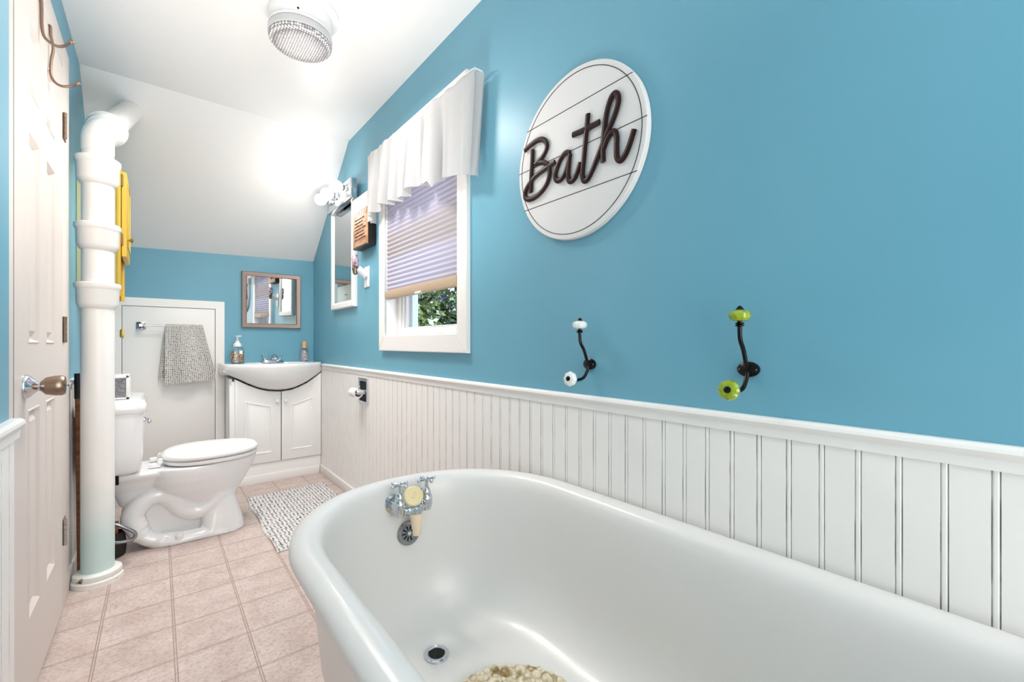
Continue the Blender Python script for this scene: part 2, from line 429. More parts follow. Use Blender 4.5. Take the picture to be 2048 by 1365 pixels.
# ---- door in the left wall
DX = -.283
def panel_frame(b, y0, y1, z0, z1, x, arch=False):
    """sunk moulded panel facing +x: outer bead, slope, raised field"""
    L = [(0, 0), (.004, .003), (.009, -.004), (.014, -.0115), (.021, -.0115), (.038, -.001)]
    rg = []
    for ins, d in L:
        rg.append([(x + d, y0 + ins, z0 + ins), (x + d, y1 - ins, z0 + ins), (x + d, y1 - ins, z1 - ins), (x + d, y0 + ins, z1 - ins)])
    b.rings(rg, cap0=False, cap1=True)
b = MB()
cols = [(1.795, 1.945), (2.045, 2.195)]; rows = [(.255, .845), (1.03, 1.63), (1.745, 1.95)]
ys = [1.65] + [v for c in cols for v in c] + [2.375]; zs = [.012] + [v for r in rows for v in r] + [2.087]
for i in range(5):
    for j in range(7):
        y0, y1, z0, z1 = ys[i], ys[i + 1], zs[j], zs[j + 1]
        if i % 2 and j % 2: panel_frame(b, y0, y1, z0, z1, DX)
        else:
            f = b.bm.faces.new([b.bm.verts.new((DX, y, z)) for y, z in ((y0, z0), (y1, z0), (y1, z1), (y0, z1))])
b._mark()
bmesh.ops.remove_doubles(b.bm, verts=b.bm.verts, dist=1e-5)
door = struct('door_1', b, 'door', angle=25, label='white six-panel door in the left wall')
b = MB(); b.box(XL + .001, DX - .0125, 1.651, 2.374, .012, 2.086); obj('door_core', b, 'door', door)
b = MB(); b.lathe([(.034, 0), (.034, .004), (.030, .010), (.020, .018), (.013, .026), (.013, .036)], (DX, 1.765, .912), (1, 0, 0), 28)
kn = obj('door_knob', b, 'chrome', door)
b = MB(); b.lathe([(.013, .030), (.017, .034), (.024, .040), (.028, .058), (.0285, .072), (.025, .078), (.018, .074), (.008, .073)], (DX, 1.765, .912), (1, 0, 0), 28)
obj('knob_grip', b, 'nickel', kn)
b = MB(); b.cyl((DX + .072, 1.765, .912), (DX + .086, 1.765, .912), .003); b.ell((DX + .087, 1.765, .912), .003, .008, .005); obj('lock_button', b, 'chrome', kn)
for zc, mt in ((1.868, 'hingebrown'), (1.085, 'hingebrown'), (.306, 'steel')):
    b = MB(); b.box(DX - .001, DX + .0035, 2.380, 2.428, zc - .05, zc + .05, .001)
    h = obj('hinge', b, mt, door)
    b = MB()
    for k in range(5): b.cyl((DX + .006, 2.379, zc - .05 + k * .02), (DX + .006, 2.379, zc - .05 + k * .02 + .019), .0058, seg=12)
    obj('knuckle', b, mt, h)
    for za in (zc - .034, zc + .012):
        b = MB(); b.box(DX + .0032, DX + .0042, 2.400, 2.414, za, za + .022); obj('screw_recess', b, 'hole', h)

# ---- low access door in the back wall
KY = YB
b = MB()
def mitre_frame(b, x0, x1, z0, z1, w, y0, y1):
    rg = [[(x0, y1, z0), (x0, y1, z1), (x1, y1, z1), (x1, y1, z0)], [(x0, y0, z0), (x0, y0, z1), (x1, y0, z1), (x1, y0, z0)],
          [(x0 + w, y0, z0), (x0 + w, y0, z1 - w), (x1 - w, y0, z1 - w), (x1 - w, y0, z0)], [(x0 + w, y1, z0), (x0 + w, y1, z1 - w), (x1 - w, y1, z1 - w), (x1 - w, y1, z0)]]
    b.rings(rg, False, False, closed=False)
    b.rings([rg[0], rg[3]], False, False, closed=False)
mitre_frame(b, -.245, .388, .13, 1.345, .056, KY - .022, KY)
struct('trim_8', b, 'white', label='white frame round the low access door')
b = MB(); b.box(-.186, .329, KY - .016, KY, .13, 1.286, .002)
kd = struct('door_2', b, 'white', label='low flat white access door in the back wall')
b = MB(); b.box(-.197, -.177, KY - .0255, KY - .014, 1.075, 1.125, .001); b.cyl((-.188, KY - .026, 1.073), (-.188, KY - .026, 1.127), .004, seg=10); obj('hinge', b, 'brass', kd)
b = MB(); b.box(.385, .46, YB - .012, YB, 0, .845, .001); struct('trim_9', b, 'bead', label='white panelling between access door and vanity')
b = MB(); b.rings([[(x, YB - p, z) for p, z in RAIL] for x in (.385, .46)]); b.rings([[(x, YB - p, z) for p, z in RAIL] for x in (XL, -.245)])
struct('trim_10', b, 'white', label='white chair rail ends on the back wall')
b = MB(); b.box(XL, -.245, YB - .012, YB, .13, .845); struct('trim_11', b, 'bead', label='white panelling left of the access door')

# ------------------------------------------------------------------ window
b = MB()
def frame_yz(b, y0, y1, z0, z1, ws, x0, x1):      # ws = (bottom, top, side) widths; x0 room face, x1 wall
    wb, wt, wsd = ws
    def r(x, i): return [(x, y0 + wsd * i, z0 + wb * i), (x, y1 - wsd * i, z0 + wb * i), (x, y1 - wsd * i, z1 - wt * i), (x, y0 + wsd * i, z1 - wt * i)]
    def rb(x, i, e): return [(x, y0 + wsd * i + e, z0 + wb * i + e), (x, y1 - wsd * i - e, z0 + wb * i + e), (x, y1 - wsd * i - e, z1 - wt * i - e), (x, y0 + wsd * i + e, z1 - wt * i - e)]
    rg = [r(x1, 0), r(x0 + .004, 0), rb(x0, 0, .004), rb(x0, 1, -.004), r(x0 + .004, 1), r(x1, 1)]
    b.rings(rg + [rg[0]], False, False)
win_y0, win_y1 = 1.535, 2.463
frame_yz(b, win_y0, win_y1, .990, 2.185, (.085, .085, .073), 1.000, XR)
# fine mitre joints at the corners
wn = struct('window_1', b, 'white', angle=20, label='white framed window in the right wall')
for (ya, za, yb_, zb) in ((win_y0 + .004, .994, win_y0 + .073, 1.075), (win_y1 - .004, .994, win_y1 - .073, 1.075)):
    b = MB(); b.tube([(.9998, ya, za), (.9998, yb_, zb)], .0012, 6); obj('mitre_joint', b, 'shade_joint', wn)
b = MB(); frame_yz(b, WY0, WY1, WZ0, WZ1, (.004, .004, .004), XR - .018, XR + .13); obj('jamb', b, 'white', wn)
b = MB()
frame_yz(b, WY0 + .004, WY1 - .004, WZ0 + .004, WZ1 - .004, (.034, .04, .036), 1.066, 1.10)
frame_yz(b, WY0 + .039, WY1 - .039, WZ0 + .038, WZ1 - .043, (.008, .02, .02), 1.078, 1.108)
frame_yz(b, WY0 + .058, WY1 - .058, WZ0 + .045, WZ1 - .060, (.004, .02, .018), 1.090, 1.112)
obj('sash', b, 'white', wn)
b = MB(); frame_yz(b, WY0 + .070, WY1 - .070, WZ0 + .046, WZ1 - .078, (.003, .02, .03), 1.112, 1.15); obj('storm_frame', b, 'vinyl', wn)
b = MB(); b.box(1.113, 1.116, WY0 + .07, WY1 - .07, WZ0 + .046, WZ1 - .08); obj('pane', b, 'pane', wn)

# cellular shade
t = thing('window_shade', (1.012, 1.985, 1.28), 'lavender grey pleated shade drawn most of the way down the window', 'window shade')
b = MB()
n = 62; z0, z1 = 1.328, 2.095
pts = []
for i in range(n + 1):
    z = z0 + (z1 - z0) * i / n; pts.append((1.006 if i % 2 else 1.011, z))
b.rings([[(x, WY0 + .003, z) for x, z in pts], [(x, WY1 - .002, z) for x, z in pts]], False, False, closed=False)
b.rings([[(1.040 - (x - 1.0), WY0 + .003, z) for x, z in pts], [(1.040 - (x - 1.0), WY1 - .002, z) for x, z in pts]], False, False, closed=False)
obj('pleated_fabric', b, 'shade', t, angle=10)
b = MB(); b.box(.998, 1.032, WY0 + .002, WY1 + .0, 1.282, 1.329, .004); obj('bottom_rail', b, 'beige', t, angle=30)
b = MB(); b.box(.990, .999, 1.93, 1.985, 1.279, 1.289, .002); obj('pull_tab', b, 'plastic', t)
b = MB(); b.box(1.0, 1.035, WY0 + .005, WY1 - .005, 2.075, 2.098, .002); obj('head_rail', b, 'plastic', t)

# valance
t = thing('valance_curtain', (1.0, 1.95, 1.7), 'sheer white gathered valance hung across the top of the window', 'curtain')
Y0, Y1 = 1.405, 2.49
def fold(y):
    return 1.35 * fold_(y)
def fold_(y):
    return .55 * math.sin(y * 46 + 1.3 * math.sin(y * 9)) + .35 * math.sin(y * 83 + 2 + math.sin(y * 13)) + .3 * math.sin(y * 21 + .5)
BOT = [(1.405, 1.700), (1.46, 1.708), (1.60, 1.735), (1.66, 1.735), (1.685, 1.705), (1.72, 1.745), (1.82, 1.765), (1.93, 1.775), (2.0, 1.752), (2.15, 1.772), (2.3, 1.785), (2.42, 1.77), (2.49, 1.735)]
def val(u, v):
    y = Y0 + (Y1 - Y0) * u
    ztop = 2.098 + .028 * u + .004 * math.sin(y * 60); zb = interp(BOT, y)
    z = ztop + (zb - ztop) * v
    k = min(1, max(0, (y - 1.52) / .2)); k2 = min(1, (Y1 - y) / .05)
    a = (.006 + .026 * v ** .7) * (.12 + .88 * k) * k2
    x = .948 + a * fold(y + .02 * v * math.sin(y * 31)) - .004 * v
    if v < .09: x -= .003 * math.sin(v / .09 * PI)
    e = max(0, (1.435 - y) / .03); x += .012 * e * e
    return (x, y + .012 * v * math.sin(y * 40) * k * k2 + (.035 * v if u < .1 else 0) * (1 - u * 10 if u < .1 else 0), z)
b = MB(); b.grid(val, 300, 36); cl = obj('cloth', b, 'valance', t, angle=None, recalc=False)
for p in cl.data.polygons: p.use_smooth = True
def ret(y, zt, zb, dy):
    def f(u, v):
        z = zt + (zb - zt) * v
        return (.9602 + (.998 - .9602) * u, y + dy * v + .006 * math.sin(u * 5 + v * 2), z)
    return f
for r_ in (ret(Y0, 2.098, 1.70, .035), ret(Y1, 2.126, 1.735, -.002)):      # returns at both ends back to the wall
    b = MB(); b.grid(r_, 10, 20); obj('side_return', b, 'valance', t, angle=None)
b = MB(); b.tube([(1.0, Y0 + .012, 2.112), (.966, Y0 + .012, 2.112), (.962, Y0 + .03, 2.112), (.962, Y1 - .03, 2.126), (.966, Y1 - .012, 2.126), (1.0, Y1 - .012, 2.126)], .005, 8); obj('rod', b, 'plastic', t)

# ------------------------------------------------------------------ round BATH sign
SY, SZ, SR = .928, 1.622, .264
t = thing('wall_sign', (XR, SY, SZ), 'large round white plank sign reading Bath in raised brown script', 'sign')
b = MB(); b.lathe([(SR - .004, 0), (SR, .003), (SR, .017), (SR - .003, .020)], (XR, SY, SZ), (-1, 0, 0), 96)
b.mi = 1
sx = XR - .0203
ri = SR - .017
b.tube([(sx, SY + ri * math.cos(a), SZ + ri * math.sin(a)) for a in [2 * PI * i / 96 for i in range(96)]], .0011, 6, closed=True)
for dz in (.148, .012, -.125):
    h = math.sqrt(SR ** 2 - dz ** 2) - .001
    b.tube([(sx, SY - h, SZ + dz), (sx, SY + h, SZ + dz)], .0011, 6)
obj('board', b, ['signboard', 'brownletter'], t, angle=30)
# camera used for the photograph, reused to read the lettering off the sign's plane
CF, CS, CC, CH = 870.0, 708 / math.hypot(708, 870), 870 / math.hypot(708, 870), 1.03
def on_wall(px, py, x):
    r = (px - 1024) / CF; u = -(py - 688) / CF; d = x / (r * CC + CS)
    return (x, (-r * CS + CC) * d, CH + u * d)
STROKES = [
    [(222, 715), (219, 800), (213, 900), (210, 1010)],
    [(168, 722), (205, 688), (250, 655), (290, 645), (315, 665), (318, 705), (295, 755), (262, 795), (238, 818)],
    [(262, 806), (300, 803), (330, 825), (338, 875), (320, 945), (280, 1005), (235, 1042), (195, 1055), (172, 1040), (175, 995), (205, 940), (250, 890), (310, 845), (375, 800)],
    [(478, 738), (448, 738), (415, 775), (388, 840), (376, 895), (388, 925), (415, 918), (445, 868), (466, 800), (478, 745)],
    [(474, 760), (468, 830), (464, 890), (475, 930), (500, 920), (525, 870), (548, 800)],
    [(600, 470), (592, 560), (580, 680), (570, 790), (562, 880), (572, 925), (595, 918), (625, 865), (655, 790), (690, 700)],
    [(496, 615), (550, 592), (620, 557), (680, 525)],
    [(690, 700), (722, 620), (762, 530), (795, 440), (808, 375), (798, 335), (775, 335), (750, 380), (726, 470), (710, 590), (702, 700), (704, 800)],
    [(706, 710), (732, 640), (762, 597), (785, 595), (796, 630), (795, 700), (798, 765), (818, 788), (845, 765), (880, 690), (916, 575)]]
b = MB()
for s in STROKES:
    P = smooth_path([on_wall(1000 + x * .2931, 90 + y * .2931, XR - .026) for x, y in s], 5)
    b.tube(P, .0092, 10, flat=(1, 0, 0))
obj('lettering', b, 'brownletter', t, angle=None)

# ------------------------------------------------------------------ wall hooks
def hook(y, zc, glaze, label, yo=0):
    t = thing('coat_hook', (XR, y, zc), label, 'wall hook', 'ceramic knob coat hooks')
    b = MB()
    b.rings([[(XR - h, y + q * .024 * math.cos(a), zc + q * .017 * math.sin(a)) for a in [2 * PI * i / 24 for i in range(24)]] for h, q in ((0, 1), (.004, 1), (.008, .7), (.0105, .3))])
    obj('backplate', b, 'black', t)
    for s in (-1, 1):
        b = MB(); b.lathe([(.0035, 0), (.003, .0015), (.001, .0022)], (XR - .0055, y + s * .0165, zc), (-1, 0, 0), 10); obj('screw', b, 'darkchrome', t)
    top = V((XR - .046, y, zc + .118)); low = V((XR - .078, y + .008, zc - .042))
    b = MB()
    b.tube(smooth_path([(XR - .004, y, zc), (XR - .014, y, zc + .012), (XR - .027, y, zc + .042), (XR - .043, y, zc + .066), (XR - .046, y, zc + .092), (XR - .046, y, zc + .108)], 6), .0047, 10)
    b.tube(smooth_path([(XR - .006, y, zc - .004), (XR - .014, y, zc - .022), (XR - .030, y, zc - .040), (XR - .052, y + .003, zc - .046), (XR - .068, y + .006, zc - .043)], 6), [.0048] * 24 + [.0042], 10)
    b.lathe([(.0055, 0), (.0095, .001), (.0095, .003), (.006, .0045), (.009, .006), (.009, .008), (.004, .010)], (XR - .046, y, zc + .094), (0, 0, 1), 20)
    obj('arm', b, 'black', t)
    b = MB(); b.lathe([(.006, -.012), (.012, -.0118), (.0175, -.0095), (.021, -.005), (.022, 0), (.021, .005), (.0175, .0095), (.012, .0118), (.006, .012)], top, (0, 0, 1), 40, lobes=(8, .06))
    k = obj('knob', b, glaze, t, angle=None)
    b = MB(); b.lathe([(.0095, .0112), (.0075, .015), (.004, .0195), (.0008, .0215)], top, (0, 0, 1), 16); obj('cap', b, 'black', k)
    ax = V((-.95, -.12, .14))
    b = MB(); b.lathe([(.006, -.011), (.014, -.010), (.0195, -.006), (.0215, 0), (.021, .005), (.017, .0095), (.012, .0115), (.006, .012)], low, ax, 40, lobes=(8, .09))
    k = obj('knob', b, glaze, t, angle=None)
    b = MB(); b.lathe([(.0085, .0095), (.007, .013), (.003, .0148)], low, ax, 16); obj('cap', b, 'black', k)
hook(.879, .968, 'whiteglaze', 'black iron wall hook with two white ceramic knobs, nearer the window')
hook(.419, .973, 'limeglaze', 'black iron wall hook with two lime green ceramic knobs')

# ------------------------------------------------------------------ bathtub
TX = .605
t = thing('bathtub', (TX, .5, 0), 'white enamelled clawfoot bathtub standing along the panelled right wall', 'bathtub')
def tub_ring(hw, yf, yn, z, n=64, pw=2.15, pn=2.1):
    out = []
    yc0 = yf - min(.42, hw * 1.05); yc1 = yn + min(.45, hw * 1.05)
    for i in range(n + 1):               # far (tap) end
        a = PI * i / n; c, s = math.cos(a), math.sin(a)
        out.append((TX + hw * math.copysign(abs(c) ** (2 / pw), c), yc0 + (yf - yc0) * abs(s) ** (2 / pw), z))
    for i in range(1, 8): out.append((TX - hw, yc0 + (yc1 - yc0) * i / 8, z))
    for i in range(n + 1):
        a = PI + PI * i / n; c, s = math.cos(a), math.sin(a)
        out.append((TX + hw * math.copysign(abs(c) ** (2 / pn), c), yc1 - (yc1 - yn) * abs(s) ** (2 / pn), z))
    for i in range(1, 8): out.append((TX + hw, yc1 + (yc0 - yc1) * i / 8, z))
    return out
T = [(.02, .8, .3, .132), (.20, 1.10, .0, .135), (.27, 1.19, -.13, .155), (.315, 1.245, -.22, .22), (.335, 1.268, -.26, .32), (.348, 1.285, -.29, .45), (.356, 1.295, -.31, .535),
     (.360, 1.300, -.315, .555), (.378, 1.320, -.335, .556), (.391, 1.337, -.35, .562), (.3965, 1.345, -.357, .574), (.394, 1.342, -.355, .587), (.384, 1.330, -.344, .597),
     (.368, 1.314, -.33, .602), (.350, 1.298, -.312, .600), (.336, 1.284, -.298, .592), (.327, 1.274, -.287, .578), (.322, 1.268, -.28, .555),
     (.317, 1.262, -.265, .50), (.311, 1.252, -.23, .42), (.304, 1.238, -.18, .34), (.292, 1.218, -.10, .27), (.270, 1.188, -.02, .222), (.235, 1.145, .05, .192), (.18, 1.09, .12, .178), (.10, .98, .25, .172), (.02, .8, .4, .170)]
b = MB(); b.rings([tub_ring(*r) for r in T])
obj('shell', b, 'enamel', t, angle=60)
for sx_ in (-1, 1):
    for y in (1.02, .02):
        b = MB()
        x = TX + sx_ * .235
        b.tube(smooth_path([(x - sx_ * .05, y, .128), (x - sx_ * .01, y, .118), (x + sx_ * .03, y, .09), (x + sx_ * .022, y, .055), (x + sx_ * .03, y, .03)], 5), [.035] * 5 + [.03] * 5 + [.024] * 5 + [.022] * 5 + [.03], 12)
        b.ell((x + sx_ * .032, y, .024), .034, .034, .0235)
        obj('claw_foot', b, 'enamel', t)
# overflow grille on the tap-end wall
oc = V((.603, 1.2475, .443)); on = V((0, -1, .16)).normalized()
b = MB(); b.lathe([(.036, -.006), (.036, .001), (.033, .0035), (.026, .004), (.024, .0025), (.004, .0025)], oc, on, 36); ov = obj('overflow_plate', b, 'darkchrome', t)
b = MB()
u = V((1, 0, 0)); w = on.cross(u)
for k in range(10):
    a = 2 * PI * k / 10; d = u * math.cos(a) + w * math.sin(a); s = on.cross(d)
    q = [oc + on * .0028 + d * r_ + s * h_ for r_, h_ in ((.009, -.0014), (.0215, -.0028), (.0225, 0), (.0215, .0028), (.009, .0014))]
    b.prism(q, on * .0006)
obj('slot', b, 'hole', ov)
b = MB(); b.lathe([(.006, .0025), (.006, .006), (.003, .008)], oc, on, 14); obj('screw', b, 'chrome', ov)
dc = V((.592, 1.055, .1795))
b = MB(); b.lathe([(.034, -.004), (.034, .002), (.030, .0045), (.023, .003), (.0205, -.002), (.020, -.0035)], dc, V((0.02, -.05, 1)), 36, caps=False)
b.mi = 1; b.lathe([(.0212, .0012), (.001, .0010)], dc, V((.02, -.05, 1)), 30, caps=False)
obj('drain', b, ['chrome', 'hole'], t)
# ------------------------------------------------------------------ tub tap
t = thing('bath_tap', (.602, 1.245, .53), 'old chrome two-handle tap with cream spout on the tub end wall', 'tap')
TY, TZ = 1.212, .548
for x in (.556, .645):
    b = MB(); b.lathe([(.030, -.006), (.030, .002), (.026, .006), (.024, .009), (.014, .010), (.013, .016), (.013, .048)], (x, 1.2655, .538), (0, -1, 0), 28)
    obj('escutcheon', b, 'chrome', t)
for x in (.556, .645):
    b = MB()
    b.lathe([(.004, -.032), (.013, -.03), (.0175, -.016), (.018, .0), (.0165, .014), (.013, .018), (.0135, .022), (.010, .035), (.006, .039), (.005, .062)], (x, TY, TZ), (0, 0, 1), 24)
    vv = obj('valve_body', b, 'chrome', t)
    b = MB()
    zc = TZ + .062
    rot = .35 if x < .6 else .1
    b.lathe([(.004, -.006), (.008, -.004), (.0085, .003), (.006, .006), (.002, .008)], (x, TY, zc), (0, 0, 1), 16)
    for k in range(4):
        a = rot + k * PI / 2; d = V((math.cos(a), math.sin(a), 0)); c = V((x, TY, zc))
        b.cyl(c, c + d * .024, .0036, .003, 10); b.ell(c + d * .027, .0058, .0058, .0058, 12, 8)
    obj('cross_handle', b, 'chrome', vv)
b = MB()
b.tube(smooth_path([(.556, TY, TZ - .010), (.580, TY - .005, TZ - .018), (.602, TY - .012, TZ - .015), (.625, TY - .005, TZ - .018), (.645, TY, TZ - .010)], 6), [.011] * 6 + [.014] * 5 + [.018] * 3 + [.014] * 5 + [.011] * 6, 14)
b.lathe([(.016, .004), (.0185, -.008), (.0175, -.018)], (.602, TY - .014, TZ - .012), (0, 0, 1), 22)
obj('bridge', b, 'chrome', t)
b = MB(); b.lathe([(.018, 0), (.0185, -.006), (.0165, -.028), (.0125, -.05), (.0125, -.062), (.012, -.0635)], (.602, TY - .016, TZ - .028), (0, .05, 1), 24); obj('spout', b, 'cream', t)
b = MB(); b.lathe([(.022, -.007), (.029, -.004), (.030, .002), (.027, .006), (.012, .009), (.004, .0085)], (.598, TY - .006, TZ + .022), (-.15, -.85, .5), 28)
d2 = obj('porcelain_disc', b, 'cream2', t)
b = MB(); b.tube([(.588, TY - .017, TZ + .024), (.595, TY - .018, TZ + .020), (.599, TY - .014, TZ + .031), (.602, TY - .012, TZ + .037)], .0022, 6); obj('disc_mark', b, 'cream', d2)
# pebble mat
t = MB(); R = random.Random(3)
MX, MY, MR = .615, .745, .182
placed = []
def inside(x, y, r):
    return (math.hypot(x - MX, y - MY) < MR - r if y > MY else (abs(x - MX) < MR - r and y > .28 + r))
for rad in (.0165, .014, .011, .0085, .0065, .005):
    for _ in range({.0165: 130, .014: 420, .011: 1300, .0085: 2500, .0065: 4000, .005: 5000}[rad]):
        x = MX + R.uniform(-MR, MR); y = R.uniform(.28, MY + MR); r = rad * R.uniform(.9, 1.08)
        if inside(x, y, r) and all((x - a) ** 2 + (y - c) ** 2 > (r + q) ** 2 * .94 for a, c, q in placed if abs(a - x) < .04 and abs(c - y) < .04): placed.append((x, y, r))
for x, y, r in placed:
    seg = 10
    t.rings([[(x + r * k * math.cos(2 * PI * j / seg), y + r * k * math.sin(2 * PI * j / seg), .1845 + h + r * 0) for j in range(seg)] for k, h in ((1, 0), (.98, r * .28), (.8, r * .55), (.4, r * .7))])
out = [(MX + MR * .985 * math.cos(a), MY + MR * .985 * math.sin(a), .1815) for a in [PI * i / 30 for i in range(31)]] + [(MX - MR * .985, .28, .1815), (MX + MR * .985, .28, .1815)]
t.prism(out, (0, 0, .0035))
tag(obj('bath_mat', t, 'pebble', origin=(MX, .6, .1815), angle=60), 'beige pebbled non-slip mat lying inside the bathtub', 'bath mat')

# ------------------------------------------------------------------ floor rug
b = MB()
def rugf(u, v):
    x = .452 + .495 * u + .006 * math.sin(v * 14) * (1 if u in (0, 1) else 0); y = 2.385 + .955 * v + .03 * u * (v - .2) + .006 * math.sin(u * 17)
    z = .010 + .0022 * math.sin(u * PI * 52) * math.sin(v * PI * 88)
    if u in (0, 1) or v in (0, 1): z = .002
    return (x, y, z)
b.grid(rugf, 104, 176); o = obj('bath_rug', b, 'rug', origin=(.7, 2.86, 0), angle=None, recalc=False)
tag(o, 'grey and white woven rug on the floor in front of the vanity', 'rug')

# ------------------------------------------------------------------ drain pipe
PX, PY, PR = -.203, 2.605, .055
t = thing('drain_pipe', (PX, PY, 0), 'white painted cast iron drain stack with hub collars by the door', 'pipe')
b = MB()
b.lathe([(PR, .0), (PR, 1.18)], (PX, PY, 0), (0, 0, 1), 40)
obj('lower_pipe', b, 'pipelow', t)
b = MB(); b.lathe([(PR - .002, 1.17), (PR - .002, 1.90)], (PX, PY, 0), (0, 0, 1), 40); obj('upper_pipe', b, 'pipe', t)
for z0, z1 in ((1.19, 1.292), (1.445, 1.548), (1.728, 1.832)):
    b = MB()
    b.lathe([(PR - .003, z0 - .012), (PR + .004, z0 - .008), (PR + .014, z0 + .012), (PR + .015, z1 - .030), (PR + .017, z1 - .026), (PR + .0215, z1 - .018), (PR + .0215, z1 - .004), (PR + .017, z1), (PR - .003, z1)], (PX, PY, 0), (0, 0, 1), 40)
    obj('hub_collar', b, 'pipe', t)
P0 = V((PX, PY, 1.86)); E2 = V((-.112, 3.215, 2.335)); dr = (E2 - V((PX, PY + .02, 1.96))).normalized()
b = MB()
mid = V((PX + .004, PY + .03, 1.955))
path = smooth_path([P0, P0 + V((0, .001, .05)), mid, mid + dr * .07, mid + dr * .12], 6)
b.tube(path, PR, 36); obj('elbow', b, 'pipe', t, angle=50)
b = MB()
c = mid + dr * .085
b.lathe([(PR - .003, -.015), (PR + .008, -.01), (PR + .014, .01), (PR + .014, .03), (PR + .02, .034), (PR + .02, .05), (PR + .015, .054), (PR - .003, .054)], c, dr, 40); obj('hub_collar', b, 'pipe', t)
b = MB(); b.tube([mid + dr * .12, E2 + dr * .04], PR - .003, 36); obj('branch_pipe', b, 'pipe', t)
b = MB(); b.lathe([(PR + .030, 0), (PR + .030, .020), (PR + .024, .026), (PR + .026, .030), (PR + .024, .046), (PR + .016, .052), (PR - .002, .053)], (PX, PY, 0), (0, 0, 1), 44); obj('floor_flange', b, 'flange', t)

# ------------------------------------------------------------------ toilet
QY = 2.925
t = thing('toilet', (.1, QY, 0), 'white two-piece toilet facing right, beside the drain pipe', 'toilet')
def egg(x0, x1, hw, z, n=44, xm=None, p=2.0, y=QY):
    xm = x0 + (x1 - x0) * .42 if xm is None else xm
    o = []
    for i in range(n):
        a = 2 * PI * i / n; c, s = math.cos(a), math.sin(a)
        rx = (x1 - xm) if c > 0 else (xm - x0)
        o.append((xm + rx * math.copysign(abs(c) ** (2 / p), c), y + hw * math.copysign(abs(s) ** (2 / p), s), z))
    return o
def rr(x0, x1, hw, z, p=5): return egg(x0, x1, hw, z, xm=(x0 + x1) / 2, p=p)
b = MB()      # bowl, foot, deck and trapway are one casting
b.rings([egg(.13, .33, .075, .16, p=2.2), egg(.06, .350, .098, .205, p=2.2), egg(-.02, .388, .140, .27, p=2.1), egg(-.06, .420, .168, .325), egg(-.07, .440, .180, .368), egg(-.07, .446, .184, .392), egg(-.07, .444, .182, .401)])
b.rings([egg(.17, .384, .118, .0, p=3, xm=.24), egg(.175, .380, .112, .03, p=3, xm=.24), egg(.18, .356, .098, .12, p=2.8, xm=.25), egg(.17, .342, .092, .19, p=2.6, xm=.25), egg(.12, .352, .105, .24, p=2.3)])
b.rings([egg(-.062, .384, .120, .0, p=2.6), egg(-.062, .384, .120, .022, p=2.6), egg(-.052, .374, .104, .040, p=2.6)])
b.rings([rr(-.07, .30, .040, .02, 4), rr(-.10, .30, .040, .12, 4), rr(-.14, .25, .042, .25, 4), rr(-.18, .2, .05, .34, 4)])
b.rings([rr(-.15, .02, .060, .22, 3), rr(-.175, .06, .085, .30, 4), rr(-.215, .10, .118, .352, 5), rr(-.262, .11, .136, .372, 6), rr(-.264, .11, .14, .380, 6), rr(-.264, .10, .14, .400, 6)])
for s in (-1, 1):
    yy = QY + s * .058
    P = smooth_path([(-.075, yy, .10), (-.100, yy, .165), (-.06, yy, .235), (0, yy, .262), (.055, yy, .232), (.10, yy, .172), (.155, yy, .142), (.215, yy, .165), (.26, yy, .22)], 5)
    b.tube(P, .047, 18)
    P = smooth_path([(-.090, yy, .15), (-.075, yy, .09), (-.035, yy + s * .01, .045), (.06, yy + s * .015, .025), (.2, yy + s * .02, .02)], 5)
    b.tube(P, [.044] * 8 + [.036] * 5 + [.03] * 8, 14)
o = obj('bowl', b, 'porcelain', t, angle=None)
m_ = o.modifiers.new('cast', 'REMESH'); m_.mode = 'VOXEL'; m_.voxel_size = .005; m_.use_smooth_shade = True
m_ = o.modifiers.new('soften', 'SMOOTH'); m_.factor = .5; m_.iterations = 9
for s in (-1, 1):
    b = MB(); b.lathe([(.017, .0), (.017, .014), (.012, .021), (.003, .024)], (.085, QY + s * .107, .03), (0, 0, 1), 18); obj('bolt_cap', b, 'plastic', t)
b = MB()      # tank
def tr(x0, x1, y0, y1, z, r=.035, n=8):
    o = []
    for cx, cy, a0 in ((x1 - r, y1 - r, 0), (x0 + r, y1 - r, PI / 2), (x0 + r, y0 + r, PI), (x1 - r, y0 + r, 1.5 * PI)):
        for i in range(n + 1):
            a = a0 + PI / 2 * i / n; o.append((cx + r * math.cos(a), cy + r * math.sin(a), z))
    return o
ta, tb = 2.705, 3.145
b.rings([tr(-.25, -.10, ta + .06, tb - .06, .405), tr(-.272, -.075, ta + .03, tb - .03, .415), tr(-.282, -.062, ta + .018, tb - .018, .435), tr(-.285, -.056, ta + .008, tb - .008, .5), tr(-.287, -.052, ta, tb, .69), tr(-.287, -.052, ta, tb, .70)])
obj('tank', b, 'porcelain', t, angle=60)
b = MB(); b.rings([tr(-.289, -.046, ta - .008, tb + .008, .700, .04), tr(-.291, -.042, ta - .012, tb + .012, .706, .04), tr(-.291, -.042, ta - .012, tb + .012, .742, .04), tr(-.286, -.050, ta - .004, tb + .004, .758, .04), tr(-.27, -.068, ta + .016, tb - .016, .766, .04), tr(-.24, -.10, ta + .05, tb - .05, .768, .03)])
obj('tank_lid', b, 'porcelain', t, angle=60)
b = MB(); b.lathe([(.012, 0), (.012, .006), (.006, .010), (.006, .018)], (-.0535, ta + .045, .665), (1, 0, 0), 16)
b.tube([(-.038, ta + .045, .665), (-.034, ta + .02, .664), (-.032, ta - .002, .660)], [.0055, .006, .0075], 12); b.ell((-.032, ta - .006, .660), .009, .009, .010); obj('flush_lever', b, 'chrome', t)
